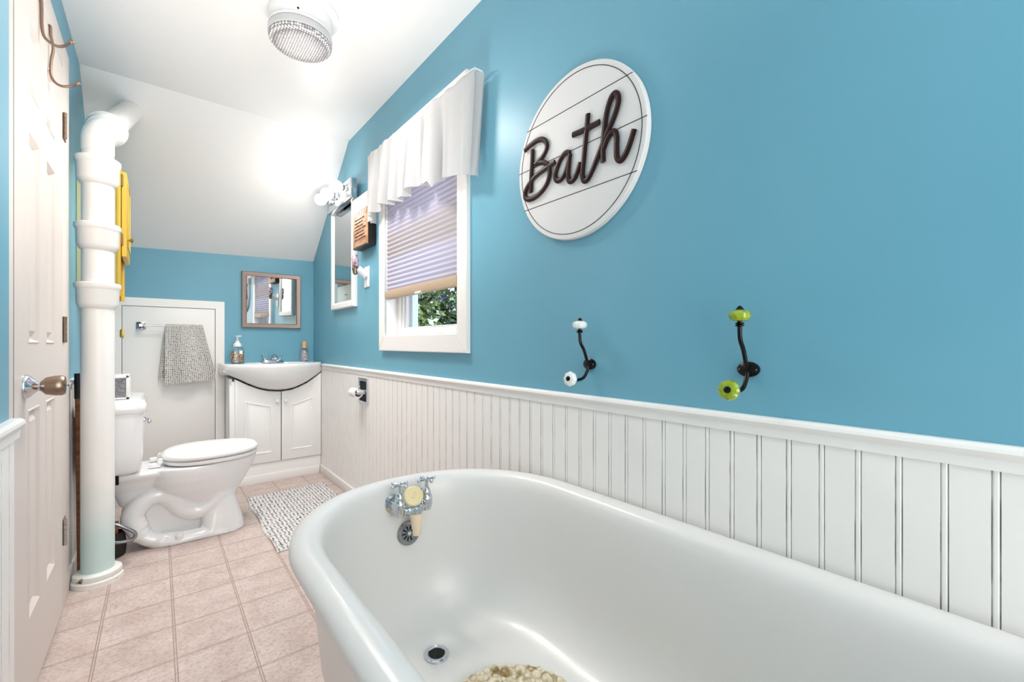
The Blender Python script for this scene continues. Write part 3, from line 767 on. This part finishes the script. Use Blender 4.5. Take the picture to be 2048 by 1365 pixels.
b = MB(); b.rings([egg(.02, .447, .184, .4065, p=2.1), egg(.016, .45, .188, .412, p=2.1), egg(.018, .449, .187, .424, p=2.1), egg(.03, .44, .176, .428, p=2.1)]); obj('seat', b, 'plastic', t, angle=60)
b = MB(); b.rings([egg(.012, .448, .185, .432, p=2.15), egg(.008, .453, .19, .437, p=2.15), egg(.010, .452, .189, .452, p=2.15), egg(.03, .436, .17, .466, p=2.15), egg(.08, .39, .13, .472, p=2.1), egg(.15, .3, .06, .475)]); obj('seat_lid', b, 'plastic', t, angle=60)
for s in (-1, 1):
    b = MB(); b.box(-.035, .012, QY + s * .075 - .016, QY + s * .075 + .016, .403, .424, .004); b.cyl((.008, QY + s * .075 - .018, .432), (.008, QY + s * .075 + .018, .432), .011, seg=14); obj('seat_hinge', b, 'plastic', t)
b = MB(); b.cyl((-.15, QY - .145, .36), (-.15, QY - .145, .416), .006, seg=12); obj('tank_bolt', b, 'black', t)
b = MB()      # braided supply hose looping out from the wall valve
b.tube(smooth_path([(-.285, 2.80, .19), (-.22, 2.745, .20), (-.15, 2.72, .19), (-.095, 2.715, .15), (-.082, 2.715, .125), (-.10, 2.715, .108), (-.16, 2.72, .112), (-.20, 2.75, .15), (-.21, 2.77, .30), (-.205, 2.775, .412)], 8), .0075, 12)
obj('supply_hose', b, 'darkchrome', t)

# wooden handle leaning behind the pipe, black pot under the tank
t = thing('broom_handle', (-.265, 2.705, 0), 'brown wooden handle with black grip leaning on the wall behind the drain pipe', 'handle')
b = MB(); b.tube([(-.265, 2.705, .001), (-.2685, 2.678, .70), (-.2690, 2.674, .80)], .0125, 14); obj('shaft', b, 'wood', t)
b = MB(); b.tube([(-.2690, 2.674, .79), (-.2693, 2.672, .90)], .0145, 14); obj('grip', b, 'blackrubber', t)
t = thing('brush_pot', (-.185, 2.86, 0), 'low black pot with wooden block under the toilet tank behind the drain pipe', 'brush holder')
b = MB(); b.lathe([(.052, .0005), (.062, .006), (.066, .05), (.060, .11), (.050, .115), (.048, .06), (.01, .055)], (-.185, 2.86, 0), (0, 0, 1), 28); obj('pot', b, 'blackrubber', t)
b = MB(); b.box(-.215, -.150, 2.835, 2.885, .10, .16, .004); obj('wooden_block', b, 'wood', t)

# basket on the tank
t = thing('storage_basket', (-.185, 2.80, .768), 'small white wooden box with grey mesh sides on the toilet tank lid', 'box')
b = MB()
x0, x1, y0, y1, z0, z1 = -.275, -.105, 2.735, 2.86, .7695, .882
b.box(x0, x1, y0, y1, z0, z0 + .008)
for xx in (x0, x1 - .012):
    for yy in (y0, y1 - .012): b.box(xx, xx + .012, yy, yy + .012, z0, z1, .001)
for yy in (y0, y1 - .012): b.box(x0, x1, yy, yy + .012, z1 - .014, z1, .002)
for xx in (x0, x1 - .012): b.box(xx, xx + .012, y0, y1, z1 - .014, z1, .002)
b.box(x1 - .010, x1 - .002, y0 + .005, y1 - .005, z0, z1 - .01)
obj('frame', b, 'plastic', t)
for ya in (y0 + .003, y1 - .007):
    b = MB(); b.box(x0 + .004, x1 - .012, ya, ya + .004, z0 + .004, z1 - .012); obj('mesh_side', b, 'greyfabric', t)

# yellow wall cabinet
t = thing('wall_cabinet', (XL, 3.12, 1.27), 'yellow painted wall cabinet over the toilet behind the drain pipe', 'cabinet')
b = MB()
b.box(XL + .001, -.160, 2.94, 2.956, 1.27, 1.93, .002)
obj('side_panel', b, 'yellowpale', t)
b = MB()
b.box(XL + .001, -.160, 3.285, 3.30, 1.27, 1.93, .002); b.box(XL + .001, -.160, 2.956, 3.285, 1.915, 1.93); b.box(XL + .001, -.160, 2.956, 3.285, 1.47, 1.485); b.box(XL + .001, -.165, 2.956, 3.285, 1.275, 1.29); b.box(XL + .001, XL + .012, 2.956, 3.285, 1.29, 1.47)
b.box(-.162, -.146, 2.935, 2.975, 1.27, 1.93, .002); b.box(-.162, -.146, 3.265, 3.305, 1.27, 1.93, .002); b.box(-.162, -.146, 2.975, 3.265, 1.88, 1.93, .002)
obj('body', b, 'yellow', t)
b = MB(); b.prism([(-.143, 2.965, 1.475), (-.143, 3.285, 1.475), (-.143, 3.285, 1.905), (-.143, 2.965, 1.905)], (.020, 0, 0), .006)
panel_frame(b, 3.01, 3.24, 1.53, 1.86, -.122)
dr_ = obj('cabinet_door', b, 'yellow', t)
b = MB(); b.lathe([(.004, 0), (.005, .008), (.011, .012), (.012, .020), (.006, .024)], (-.123, 2.995, 1.565), (1, 0, 0), 16); obj('knob', b, 'brass', dr_)
for z in (1.86, 1.56):
    b = MB(); b.box(-.146, -.139, 2.955, 2.966, z - .03, z + .03, .001); b.cyl((-.141, 2.961, z - .03), (-.141, 2.961, z + .03), .004, seg=10); obj('hinge', b, 'hingebrown', dr_)

# over-door hooks
def door_hook(y, pts, label):
    t = thing('over_door_hook', (DX, y, 2.0), label, 'door hook', 'wire hooks hung over the door')
    b = MB(); P = [(DX - .002, y, 2.0905), (DX + .004, y, 2.0905)] + pts
    b.tube(smooth_path(P, 6), .0042, 10); obj('wire', b, 'nickel', t)
    e = pts[-1]; b = MB(); b.ell((e[0] + .002, e[1], e[2] + .003), .0075, .0075, .0075, 14, 10); obj('ball_tip', b, 'nickel', t)
door_hook(1.95, [(-.2775, 1.95, 2.06), (-.277, 1.95, 2.01), (-.272, 1.95, 1.978), (-.258, 1.95, 1.964), (-.243, 1.95, 1.960), (-.228, 1.95, 1.968), (-.215, 1.95, 1.984)], 'bronze wire hook hung over the door, the nearer and higher one')
door_hook(2.10, [(-.2775, 2.10, 2.06), (-.272, 2.10, 2.02), (-.2765, 2.10, 1.98), (-.2775, 2.10, 1.935), (-.270, 2.10, 1.910), (-.252, 2.10, 1.901), (-.230, 2.10, 1.909), (-.216, 2.10, 1.921)], 'bronze wire hook hung over the door, the farther and lower one')

# ------------------------------------------------------------------ towel bar and towel
t = thing('towel_bar', (.1, KY - .016, 1.155), 'chrome towel bar fixed to the low access door', 'towel bar')
BZ, BY = 1.155, KY - .080
for x in (-.09, .19):
    b = MB(); h_ = .024 if x < 0 else .006; b.box(x - .026, x + .026, KY - .026, KY - .0165, BZ - .026, BZ + h_, .004); b.rings([[(x + q * a, y, BZ - (0 if x < 0 else .009) + q * c) for a, c in ((-1, -1), (1, -1), (1, 1), (-1, 1))] for q, y in ((.018, KY - .025), (.010, KY - .05), (.0085, BY - .004))]); obj('bracket', b, 'chrome', t, angle=25)
b = MB(); b.cyl((-.09, BY, BZ), (.19, BY, BZ), .0055, seg=16); obj('rod', b, 'chrome', t)
b = MB()
LF, LB = .352, .405
def towelf(u, v):
    s = (v - .47) * (LF + LB) * 1.0
    k = min(1, abs(s) / .35)
    w = .185 + .045 * k
    x = .040 + (u * w * 1.12) - (.004 * k if s > 0 else .034 * k) + .03 * k * u * (1 if s > 0 else .2)
    fo = (.004 + .011 * k) * math.sin(u * 9.5 + .6) + .008 * k * math.exp(-((u - .62) / .06) ** 2) * -1
    if abs(s) < .0095 * PI / 2 * 1.0:
        a = s / .0095; y = BY + .0095 * math.sin(a) * 1; y = BY - .0095 * math.sin(a); z = BZ + .0095 * math.cos(a)
    else:
        d = abs(s) - .0095 * PI / 2
        y = (BY - .0095 - .012 * k) if s > 0 else (BY + .0095 + .010 * k)
        z = BZ - d
    z -= .022 * k * (1 - u) * (1 if s > 0 else 1.2) * k
    return (x, y + fo * (1 if s > 0 else .45), z)
b.grid(towelf, 48, 110); o = obj('hand_towel', b, 'towel', origin=(.15, BY, BZ), angle=None, recalc=False); solidify(o, .004)
tag(o, 'grey and white waffle towel draped over the chrome bar', 'towel')

# ------------------------------------------------------------------ square mirror on the back wall
MTX, MTZ = .95, .9
t = thing('wall_mirror', (.71, YB, 1.37), 'small square mirror in pewter frame above the vanity', 'mirror')
b = MB()
x0, x1, z0, z1, w = .498, .918, 1.155, 1.592, .036
def fr(y, i): return [(x0 + i, y, z0 + i), (x1 - i, y, z0 + i), (x1 - i, y, z1 - i), (x0 + i, y, z1 - i)]
rg = [fr(YB - .001, .002), fr(YB - .024, 0), fr(YB - .030, .004), fr(YB - .026, w - .006), fr(YB - .028, w - .003), fr(YB - .016, w), fr(YB - .001, w)]
b.rings(rg + [rg[0]], False, False); obj('frame', b, 'pewter', t, angle=20)
b = MB(); b.box(x0 + w - .002, x1 - w + .002, YB - .018, YB - .005, z0 + w - .002, z1 - w + .002)
bmesh.ops.rotate(b.bm, verts=b.bm.verts, cent=(.71, YB - .016, 1.37), matrix=Matrix.Rotation(math.radians(MTX), 3, 'X') @ Matrix.Rotation(math.radians(MTZ), 3, 'Z'))
obj('glass', b, 'mirror', t)

# tall mirror on the right wall with the bulb bar
t = thing('tall_mirror', (XR, 3.11, 1.28), 'tall white framed mirror on the right wall beside the window', 'mirror')
b = MB(); y0, y1, z0, z1 = 2.873, 3.345, 1.278, 2.10
w = .045
def fr(x, i): return [(x, y0 + i, z0 + i), (x, y1 - i, z0 + i), (x, y1 - i, z1 - i), (x, y0 + i, z1 - i)]
rg = [fr(XR - .001, .0), fr(XR - .024, 0), fr(XR - .030, .005), fr(XR - .030, w - .012), fr(XR - .022, w), fr(XR - .001, w)]
b.rings(rg + [rg[0]], False, False); obj('frame', b, 'white', t, angle=20)
b = MB(); b.box(XR - .020, XR - .003, y0 + w - .002, y1 - w + .002, z0 + w - .002, z1 - w + .002); obj('glass', b, 'mirror', t)

t = thing('vanity_light', (XR - .031, 3.1, 2.03), 'chrome strip light with three globe bulbs across the tall mirror', 'light')
b = MB(); b.box(.952, XR - .0305, 2.80, 3.29, 1.965, 2.095, .003); obj('backplate', b, 'chrome', t)
for i, y in enumerate((2.885, 3.075, 3.225)):
    b = MB(); b.lathe([(.030, 0), (.028, .006), (.018, .012), (.017, .030)], (.952, y, 2.045), (-1, 0, 0), 24); s_ = obj('socket', b, 'chrome', t)
    b = MB(); b.lathe([(.012, .018), (.016, .024), (.030, .036), (.0375, .052), (.040, .066), (.0375, .081), (.029, .096), (.015, .104), (.002, .106)], (.952, y, 2.045), (-1, 0, 0), 28)
    obj('bulb', b, 'bulb' if i == 1 else 'bulbsoft', s_, angle=None)

# wooden block sign
t = thing('block_sign', (XR, 2.675, 1.63), 'wooden block sign with dark edges and small text beside the window', 'sign')
b = MB(); y0, y1, z0, z1 = 2.552, 2.80, 1.628, 1.945
b.box(.972, XR - .001, y0, y1, z0, z1); obj('box', b, 'signdark', t)
b = MB(); b.box(.968, .972, y0 + .001, y1 - .001, z0 + .001, z1 - .001, .0005)
b.mi = 1
b.box(.9676, .968, y0 + .001, y1 - .001, z0 + .228, z1 - .001)
b.mi = 2
for k in range(6):
    ya = y1 - .012 - k * .0385; zt = z0 + .226
    b.prism([(.9674, ya, zt), (.9674, ya - .030, zt), (.9674, ya - .015, zt - .040)], (-.0006, 0, 0))
R = random.Random(11)
for ln in range(7):
    z = z0 + .170 - ln * .0205; y = y1 - .03 - R.uniform(0, .012); ye = y0 + .03 + R.uniform(0, .05)
    while y > ye:
        h = R.uniform(.006, .011); wd = R.uniform(.005, .009)
        b.tube([(.9676, y, z), (.9676, y - wd * .3, z + h), (.9676, y - wd * .6, z + h * .3), (.9676, y - wd, z + h * .8)], .0011, 4)
        y -= wd + R.uniform(.002, .006)
b.mi = 2; b.box(.9676, .9682, y0 + .001, y1 - .001, z0 + .001, z0 + .008)
obj('face', b, ['signwood', 'cream', 'signdark'], t)

# outlet with plug-in air freshener
t = thing('wall_outlet', (XR, 2.70, 1.45), 'white outlet cover plate beside the window frame', 'outlet')
b = MB(); b.box(XR - .006, XR, 2.655, 2.738, 1.385, 1.515, .003); obj('cover_plate', b, 'plastic', t)
b = MB(); b.box(XR - .008, XR - .005, 2.677, 2.716, 1.395, 1.43, .003); obj('socket', b, 'plastic', t)
t = thing('air_freshener', (XR - .008, 2.70, 1.47), 'plug-in air freshener with pink glass bottle in the outlet', 'air freshener')
b = MB(); b.tube(smooth_path([(XR - .0085, 2.70, 1.455), (XR - .03, 2.70, 1.475), (.962, 2.70, 1.50)], 5), [.020] * 5 + [.022] * 5 + [.017], 16); obj('plug_body', b, 'plastic', t)
b = MB(); b.rings([[(.948 + q * .019 * math.cos(a), 2.705 + q * .028 * math.sin(a), z) for a in [2 * PI * i / 20 for i in range(20)]] for z, q in ((1.505, .7), (1.51, .95), (1.555, 1.05), (1.575, .9), (1.582, .5))]); obj('glass_bottle', b, 'pinkglass', t)
b = MB(); b.lathe([(.006, 0), (.013, .006), (.017, .028), (.019, .042), (.016, .046)], (.948, 2.705, 1.458), (0, 0, 1), 20); obj('scent_bulb', b, 'nickel', t)

# recessed paper holder
t = thing('toilet_paper_holder', (XR - .009, 2.73, .728), 'recessed chrome toilet paper holder in the panelled wall', 'toilet paper holder')
b = MB(); y0, y1, z0, z1 = 2.652, 2.815, .648, .812
def fr(x, i): return [(x, y0 + i, z0 + i), (x, y1 - i, z0 + i), (x, y1 - i, z1 - i), (x, y0 + i, z1 - i)]
rg = [fr(XR - .010, 0), fr(XR - .016, .001), fr(XR - .019, .006), fr(XR - .017, .018), fr(XR - .012, .021)]
b.rings(rg, False, False)
b.mi = 1; b.rings([fr(XR - .012, .021), fr(XR - .0105, .03)], False, True)
obj('recess_frame', b, ['chrome', 'hole'], t, angle=20)
b = MB()
for y in (y0 + .024, y1 - .024): b.box(XR - .075, XR - .012, y - .004, y + .004, .715, .745, .003)
b.cyl((XR - .062, y0 + .024, .730), (XR - .062, y1 - .024, .730), .008, seg=16); obj('roller', b, 'chrome', t)
b = MB()
c0 = V((XR - .062, y0 + .034, .722))
b.lathe([(.021, 0), (.021, .095)], c0, (0, 1, 0), 28, caps=False)
b.mi = 1
b.lathe([(.0215, 0), (.030, 0), (.030, .095), (.0215, .095)], c0, (0, 1, 0), 32, caps=False)
tag(obj('toilet_paper_roll', b, ['card', 'paper'], origin=tuple(c0)), 'nearly used up toilet paper roll on the recessed holder', 'toilet paper')

# ------------------------------------------------------------------ vanity
t = thing('vanity_cabinet', (.70, 3.8, 0), 'white two-door vanity cabinet in the back corner', 'cabinet')
ZB = [(.36, .826), (.41, .797), (.45, .775), (.50, .745), (.575, .708), (.64, .690), (.70, .683), (.76, .684), (.82, .697), (.905, .737), (.975, .787), (1.016, .822)]
YFR = [(.352, 3.66), (.37, 3.625), (.41, 3.595), (.5, 3.548), (.6, 3.515), (.7, 3.502), (.8, 3.515), (.9, 3.556), (.975, 3.610), (1.008, 3.64), (1.016, 3.66)]
DYF = 3.655                                    # door front plane
b = MB()
b.box(.392, .408, DYF + .004, YB - .001, 0, .78, .001); b.box(.998, 1.012, DYF + .02, YB - .001, 0, .78); b.box(.408, .998, DYF + .03, YB - .001, .12, .135)
b.box(.408, .998, YB - .012, YB - .001, .12, .70); b.box(.395, 1.010, DYF + .012, DYF + .024, .0, .145, .001)
b.box(.395, 1.0, DYF + .003, DYF + .013, .0, .062, .002)
b.box(.392, .424, DYF + .003, DYF + .019, .0, .76, .001)
obj('carcass', b, 'cab_white', t)
def door_leaf(xa, xb, name, knob_x):
    n = 18
    top = [(xb + (xa - xb) * i / n) for i in range(n + 1)]
    poly = [(xa, DYF + .017, .148), (xb, DYF + .017, .148)] + [(x, DYF + .017, interp(ZB, x) - .014) for x in top]
    b = MB(); b.prism(poly, (0, -.017, 0), .004)
    ia, ib = xa + .058, xb - .058
    # raised arched field
    zt = max(.60, min(interp(ZB, ia), interp(ZB, ib)) - .075); zt = .615
    def ring(i, d):
        pts = [(ia + i, DYF - d, .215 + i), (ib - i, DYF - d, .215 + i)]
        for k in range(9):
            x = (ib - i) + ((ia + i) - (ib - i)) * k / 8; pts.append((x, DYF - d, zt - i - .05 * ((x - ia) / (ib - ia)) * (1 if name == 'l' else 0) - .05 * ((ib - x) / (ib - ia)) * (1 if name == 'r' else 0)))
        return pts
    b.rings([ring(0, -.002), ring(.002, .004), ring(.010, .005), ring(.016, -.001), ring(.024, -.001), ring(.038, .004)], True, True)
    o = obj('cabinet_door', b, 'cab_white', t, angle=25)
    b = MB(); b.lathe([(.005, 0), (.006, .010), (.013, .016), (.014, .022), (.008, .028), (.001, .029)], (knob_x, DYF - .001, .60), (0, -1, 0), 20); obj('knob', b, 'plastic', o)
door_leaf(.424, .722, 'l', .694); door_leaf(.727, 1.010, 'r', .752)
b = MB(); b.box(.398, .402, DYF - .002, DYF + .004, .735, .775); b.box(.390, .400, DYF - .002, DYF + .004, .752, .756); obj('hinge_clip', b, 'steel', t)
t = thing('sink_basin', (.70, 3.8, .80), 'white belly-front ceramic sink basin on the vanity', 'sink')
b = MB()
n = 60
xs = [.352 + (1.016 - .352) * i / n for i in range(n + 1)]
ZT = .885
def prof(x):
    yf = interp(YFR, x); zb = interp(ZB, x)
    e = .012
    def bowl(y):
        u = (x - .70) / .23; w_ = (y - 3.70) / .125
        r2 = u * u + w_ * w_
        return -.10 * max(0, 1 - r2) ** .7 if r2 < 1 else 0
    pts = [(x, YB - .001, .86), (x, YB - .001, ZT)]
    m = 22
    for k in range(1, m):
        y = YB - .001 + (yf + .022 - YB + .001) * k / m; pts.append((x, y, ZT + bowl(y)))
    hb = (ZT - zb)
    pts += [(x, yf + .012, ZT - .001), (x, yf + .004, ZT - .005), (x, yf, ZT - .014), (x, yf + .001, ZT - .03), (x, yf + (3.648 - yf) * .25, ZT - .03 - (hb - .03) * .45), (x, yf + (3.648 - yf) * .6, zb + .02), (x, max(yf, 3.645), zb), (x, max(yf, 3.645) + .008, zb - .001), (x, 3.69, zb + .03), (x, 3.75, .80), (x, 3.90, .82)]
    return pts
b.rings([prof(x) for x in xs])
obj('basin', b, 'basin', t, angle=50)
# vanity tap
t = thing('sink_tap', (.695, 3.84, .885), 'small chrome two-knob tap on the sink basin', 'tap')
b = MB(); b.rings([[(.695 + q * .082 * math.copysign(abs(math.cos(a)) ** .6, math.cos(a)), 3.838 + q * .028 * math.copysign(abs(math.sin(a)) ** .6, math.sin(a)), z) for a in [2 * PI * i / 32 for i in range(32)]] for z, q in ((.8855, 1), (.890, 1), (.902, .86), (.905, .7))]); obj('base', b, 'chrome', t)
b = MB(); b.tube(smooth_path([(.70, 3.838, .90), (.70, 3.832, .925), (.70, 3.80, .938), (.70, 3.765, .93), (.70, 3.745, .915)], 5), [.017] * 6 + [.014] * 10 + [.011] * 5, 16); obj('spout', b, 'chrome', t)
for x in (.645, .75):
    b = MB(); b.cyl((x, 3.838, .902), (x, 3.838, .915), .011, seg=18); h = obj('stem', b, 'chrome', t)
    b = MB(); b.lathe([(.012, 0), (.020, .006), (.022, .018), (.018, .032), (.010, .038)], (x, 3.838, .915), (0, 0, 1), 24, lobes=(8, .1)); obj('clear_knob', b, 'glass', h)
# soap pump
t = thing('soap_dispenser', (.456, 3.78, .885), 'foaming soap pump bottle with black and orange print, left on the sink', 'soap dispenser')
def oct_(x, y, z, rx, ry, n=24, p=4): return [(x + rx * math.copysign(abs(math.cos(a)) ** (2 / p), math.cos(a)), y + ry * math.copysign(abs(math.sin(a)) ** (2 / p), math.sin(a)), z) for a in [2 * PI * i / n for i in range(n)]]
b = MB(); b.rings([oct_(.456, 3.78, z, q * .042, q * .03) for z, q in ((.8855, .92), (.888, 1), (.98, 1), (.995, .92), (1.004, .7), (1.008, .55))]); obj('bottle', b, 'glass', t)
b = MB(); b.rings([oct_(.456, 3.78, z, q * .0405, q * .0285) for z, q in ((.895, 1), (.972, 1))]); 
o = obj('printed_sleeve', b, 'shells', t)
b = MB(); b.box(.465, .485, 3.7485, 3.7495, .955, .98); obj('label', b, 'paper', t)
b = MB(); b.lathe([(.026, 1.008), (.027, 1.02), (.024, 1.03), (.014, 1.04), (.012, 1.052), (.006, 1.054), (.006, 1.08), (.012, 1.082), (.012, 1.09)], (.456, 3.78, 0), (0, 0, 1), 22); b.tube([(.456, 3.78, 1.086), (.456, 3.74, 1.086), (.456, 3.732, 1.08)], .005, 10); b.box(.448, .482, 3.772, 3.788, 1.083, 1.09, .002); obj('pump', b, 'plastic', t)
# perfume bottle
t = thing('mist_bottle', (.934, 3.85, .885), 'slim glass bottle with wooden cap and pink petals, right on the sink', 'bottle')
b = MB(); b.lathe([(.026, .0005), (.028, .003), (.029, .06), (.026, .095), (.022, .104), (.012, .108)], (.934, 3.85, .885), (0, 0, 1), 28); obj('bottle', b, 'glass', t)
b = MB(); b.lathe([(.0265, .004), (.0275, .06), (.0245, .093)], (.934, 3.85, .885), (0, 0, 1), 24); obj('petals', b, 'petals', t)
b = MB(); b.lathe([(.012, .106), (.018, .110), (.0175, .150), (.015, .165), (.002, .167)], (.934, 3.85, .885), (0, 0, 1), 22)
obj('wooden_cap', b, 'cork', t)

# ------------------------------------------------------------------ ceiling lamp
LX, LY = .467, 1.984
t = thing('ceiling_light', (LX, LY, ZC), 'round ceiling light with white collar and ribbed prismatic glass', 'ceiling light')
b = MB(); b.lathe([(.150, 0), (.150, -.012), (.130, -.018), (.122, -.020), (.119, -.078), (.117, -.082)], (LX, LY, ZC), (0, 0, 1), 56); obj('collar', b, 'plastic', t)
b = MB()
R_ = []
for h, r in ((-.080, .112), (-.082, .120), (-.087, .122), (-.092, .120)): R_.append((r, h))
b.lathe(R_, (LX, LY, ZC), (0, 0, 1), 56)
obj('clamp_ring', b, 'plastic', t)
b = MB(); b.lathe([(.117, -.091), (.120, -.095), (.120, -.1005), (.1225, -.1015), (.1225, -.121), (.120, -.1235)], (LX, LY, ZC), (0, 0, 1), 72); obj('glass_band', b, 'bandglass', t, angle=30)
b = MB(); b.lathe([(.119, -.1235), (.121, -.128), (.119, -.136), (.112, -.144), (.098, -.148), (.050, -.151), (.001, -.152)], (LX, LY, ZC), (0, 0, 1), 72); obj('glass_diffuser', b, 'diffuser', t, angle=50)
for a in (2.6, 4.4, .5):
    b = MB(); c = V((LX + .118 * math.cos(a), LY + .118 * math.sin(a), ZC - .07)); b.lathe([(.004, -.004), (.004, .004), (.002, .006)], c, (math.cos(a), math.sin(a), 0), 10); obj('thumb_screw', b, 'black', t)

# wall cupboard beside the camera: out of frame, but both mirrors show it
t = thing('wall_cupboard', (XN, .85, 1.5), 'cream wall cupboard with dark pull, seen in the tall mirror', 'cupboard')
b = MB(); b.box(XN + .001, XN + .020, .25, 1.06, 1.50, 1.86, .002); obj('body', b, 'cabinetcream', t)
b = MB(); b.prism([(XN + .020, .28, 1.56), (XN + .020, 1.03, 1.56), (XN + .020, 1.03, 1.82), (XN + .020, .28, 1.82)], (.006, 0, 0), .002); d_ = obj('drawer_front', b, 'cabinetcream', t)
b = MB(); b.tube([(XN + .026, .70, 1.70), (XN + .034, .71, 1.705), (XN + .034, .81, 1.705), (XN + .026, .82, 1.70)], .006, 8); obj('pull', b, 'black', d_)
b = MB(); b.box(XN + .001, XN + .022, .25, 1.06, 1.862, 2.30, .002); obj('back_board', b, 'brownpanel', t)

# ------------------------------------------------------------------ tree outside the window
t = thing('tree', (4.2, 7.6, -3), 'leafy dark tree seen outside through the window', 'tree')
b = MB(); R = random.Random(5)
for k in range(22000):
    while True:
        x, y, z = R.uniform(-1, 1), R.uniform(-1, 1), R.uniform(-1, 1)
        q = x * x + y * y + z * z
        if q < 1: break
    c = V((4.2 + x * 2.1, 7.6 + y * 2.9, .65 + z * 1.55 + .12 * math.sin(y * 9)))
    d = V((R.gauss(0, 1), R.gauss(0, 1), R.gauss(0, .6))).normalized(); e = d.cross(V((R.gauss(0, 1), R.gauss(0, 1), R.gauss(0, 1)))).normalized(); s = R.uniform(.05, .10)
    b.bm.faces.new([b.bm.verts.new(c + v) for v in (-d * s, e * s * .45, d * s, -e * s * .45)])
b._mark()
obj('crown', b, 'leaf', t, angle=None, recalc=False)
b = MB(); b.tube([(4.2, 7.6, -3), (4.22, 7.58, -1.2), (4.15, 7.65, .4), (4.1, 7.7, 1.3)], [.2, .16, .1, .03], 12); obj('trunk', b, 'wood', t)
b = MB(); b.box(1.3, 30, -20, 40, -3.1, -3.0); o = struct('ground', b, 'leaf')

# ------------------------------------------------------------------ light
W = bpy.data.worlds.new('world'); SC.world = W; W.use_nodes = True
nt = W.node_tree; bg = nt.nodes['Background']
sk = nt.nodes.new('ShaderNodeTexSky'); sk.sky_type = 'HOSEK_WILKIE' if False else 'NISHITA'
sk.sun_elevation = math.radians(42); sk.sun_rotation = math.radians(200); sk.sun_disc = False
nt.links.new(sk.outputs[0], bg.inputs['Color']); bg.inputs['Strength'].default_value = .45
def area(name, loc, rot, size, power, col=(1, 1, 1), shape='DISK', sy=None, spread=180):
    l = bpy.data.lights.new(name, 'AREA'); l.energy = power; l.color = col; l.shape = shape; l.size = size
    if sy: l.size_y = sy
    l.spread = math.radians(spread)
    o = bpy.data.objects.new(name, l); COL.objects.link(o); o.location = loc; o.rotation_euler = rot; return o
def point(name, loc, power, r, col=(1, 1, 1)):
    l = bpy.data.lights.new(name, 'POINT'); l.energy = power; l.shadow_soft_size = r; l.color = col
    o = bpy.data.objects.new(name, l); COL.objects.link(o); o.location = loc; return o
WARM = (1, .94, .885)
area('ceiling_light_lamp', (LX, LY, ZC - .158), (0, 0, 0), .22, 6, WARM)
area('back_fill', (.36, 2.62, ZC - .02), (0, 0, 0), .5, 5.5, WARM, spread=120)  # unseen fill added under the ceiling to lift the toilet end
point('vanity_lamp', (.80, 3.05, 1.95), 2.6, .06, WARM)
area('front_fill', (.40, YF + .05, 1.15), (PI / 2, 0, PI), 1.2, 26, WARM, 'RECTANGLE', 2.1)  # added fill behind the camera; the front wall has no opening
area('overhead_fill', (.40, -.75, ZC - .02), (0, 0, 0), 1.0, 4, WARM, 'RECTANGLE', 1.2)  # no fixture here: fill added overhead behind the camera
area('upward_fill', (.30, 1.5, .8), (PI, 0, 0), .5, 4.3, WARM, spread=110)  # unseen fill added to wash the ceiling from below
sun = bpy.data.lights.new('sun', 'SUN'); sun.energy = 1.6; sun.angle = .01; so = bpy.data.objects.new('sun', sun); COL.objects.link(so); so.rotation_euler = (math.radians(50), 0, math.radians(-20))

# ------------------------------------------------------------------ camera
cd = bpy.data.cameras.new('camera'); co = bpy.data.objects.new('camera', cd); COL.objects.link(co)
co.location = (0, 0, CH); co.rotation_euler = (PI / 2, 0, -math.atan2(708, 870))
cd.sensor_width = 36; cd.lens = CF / 2048 * 36; cd.shift_y = 5.5 / 2048; cd.clip_start = .02
SC.camera = co
vs = SC.view_settings; vs.view_transform = 'Standard'; vs.look = 'None'; vs.exposure = .94; vs.gamma = 1; vs.use_curve_mapping = False
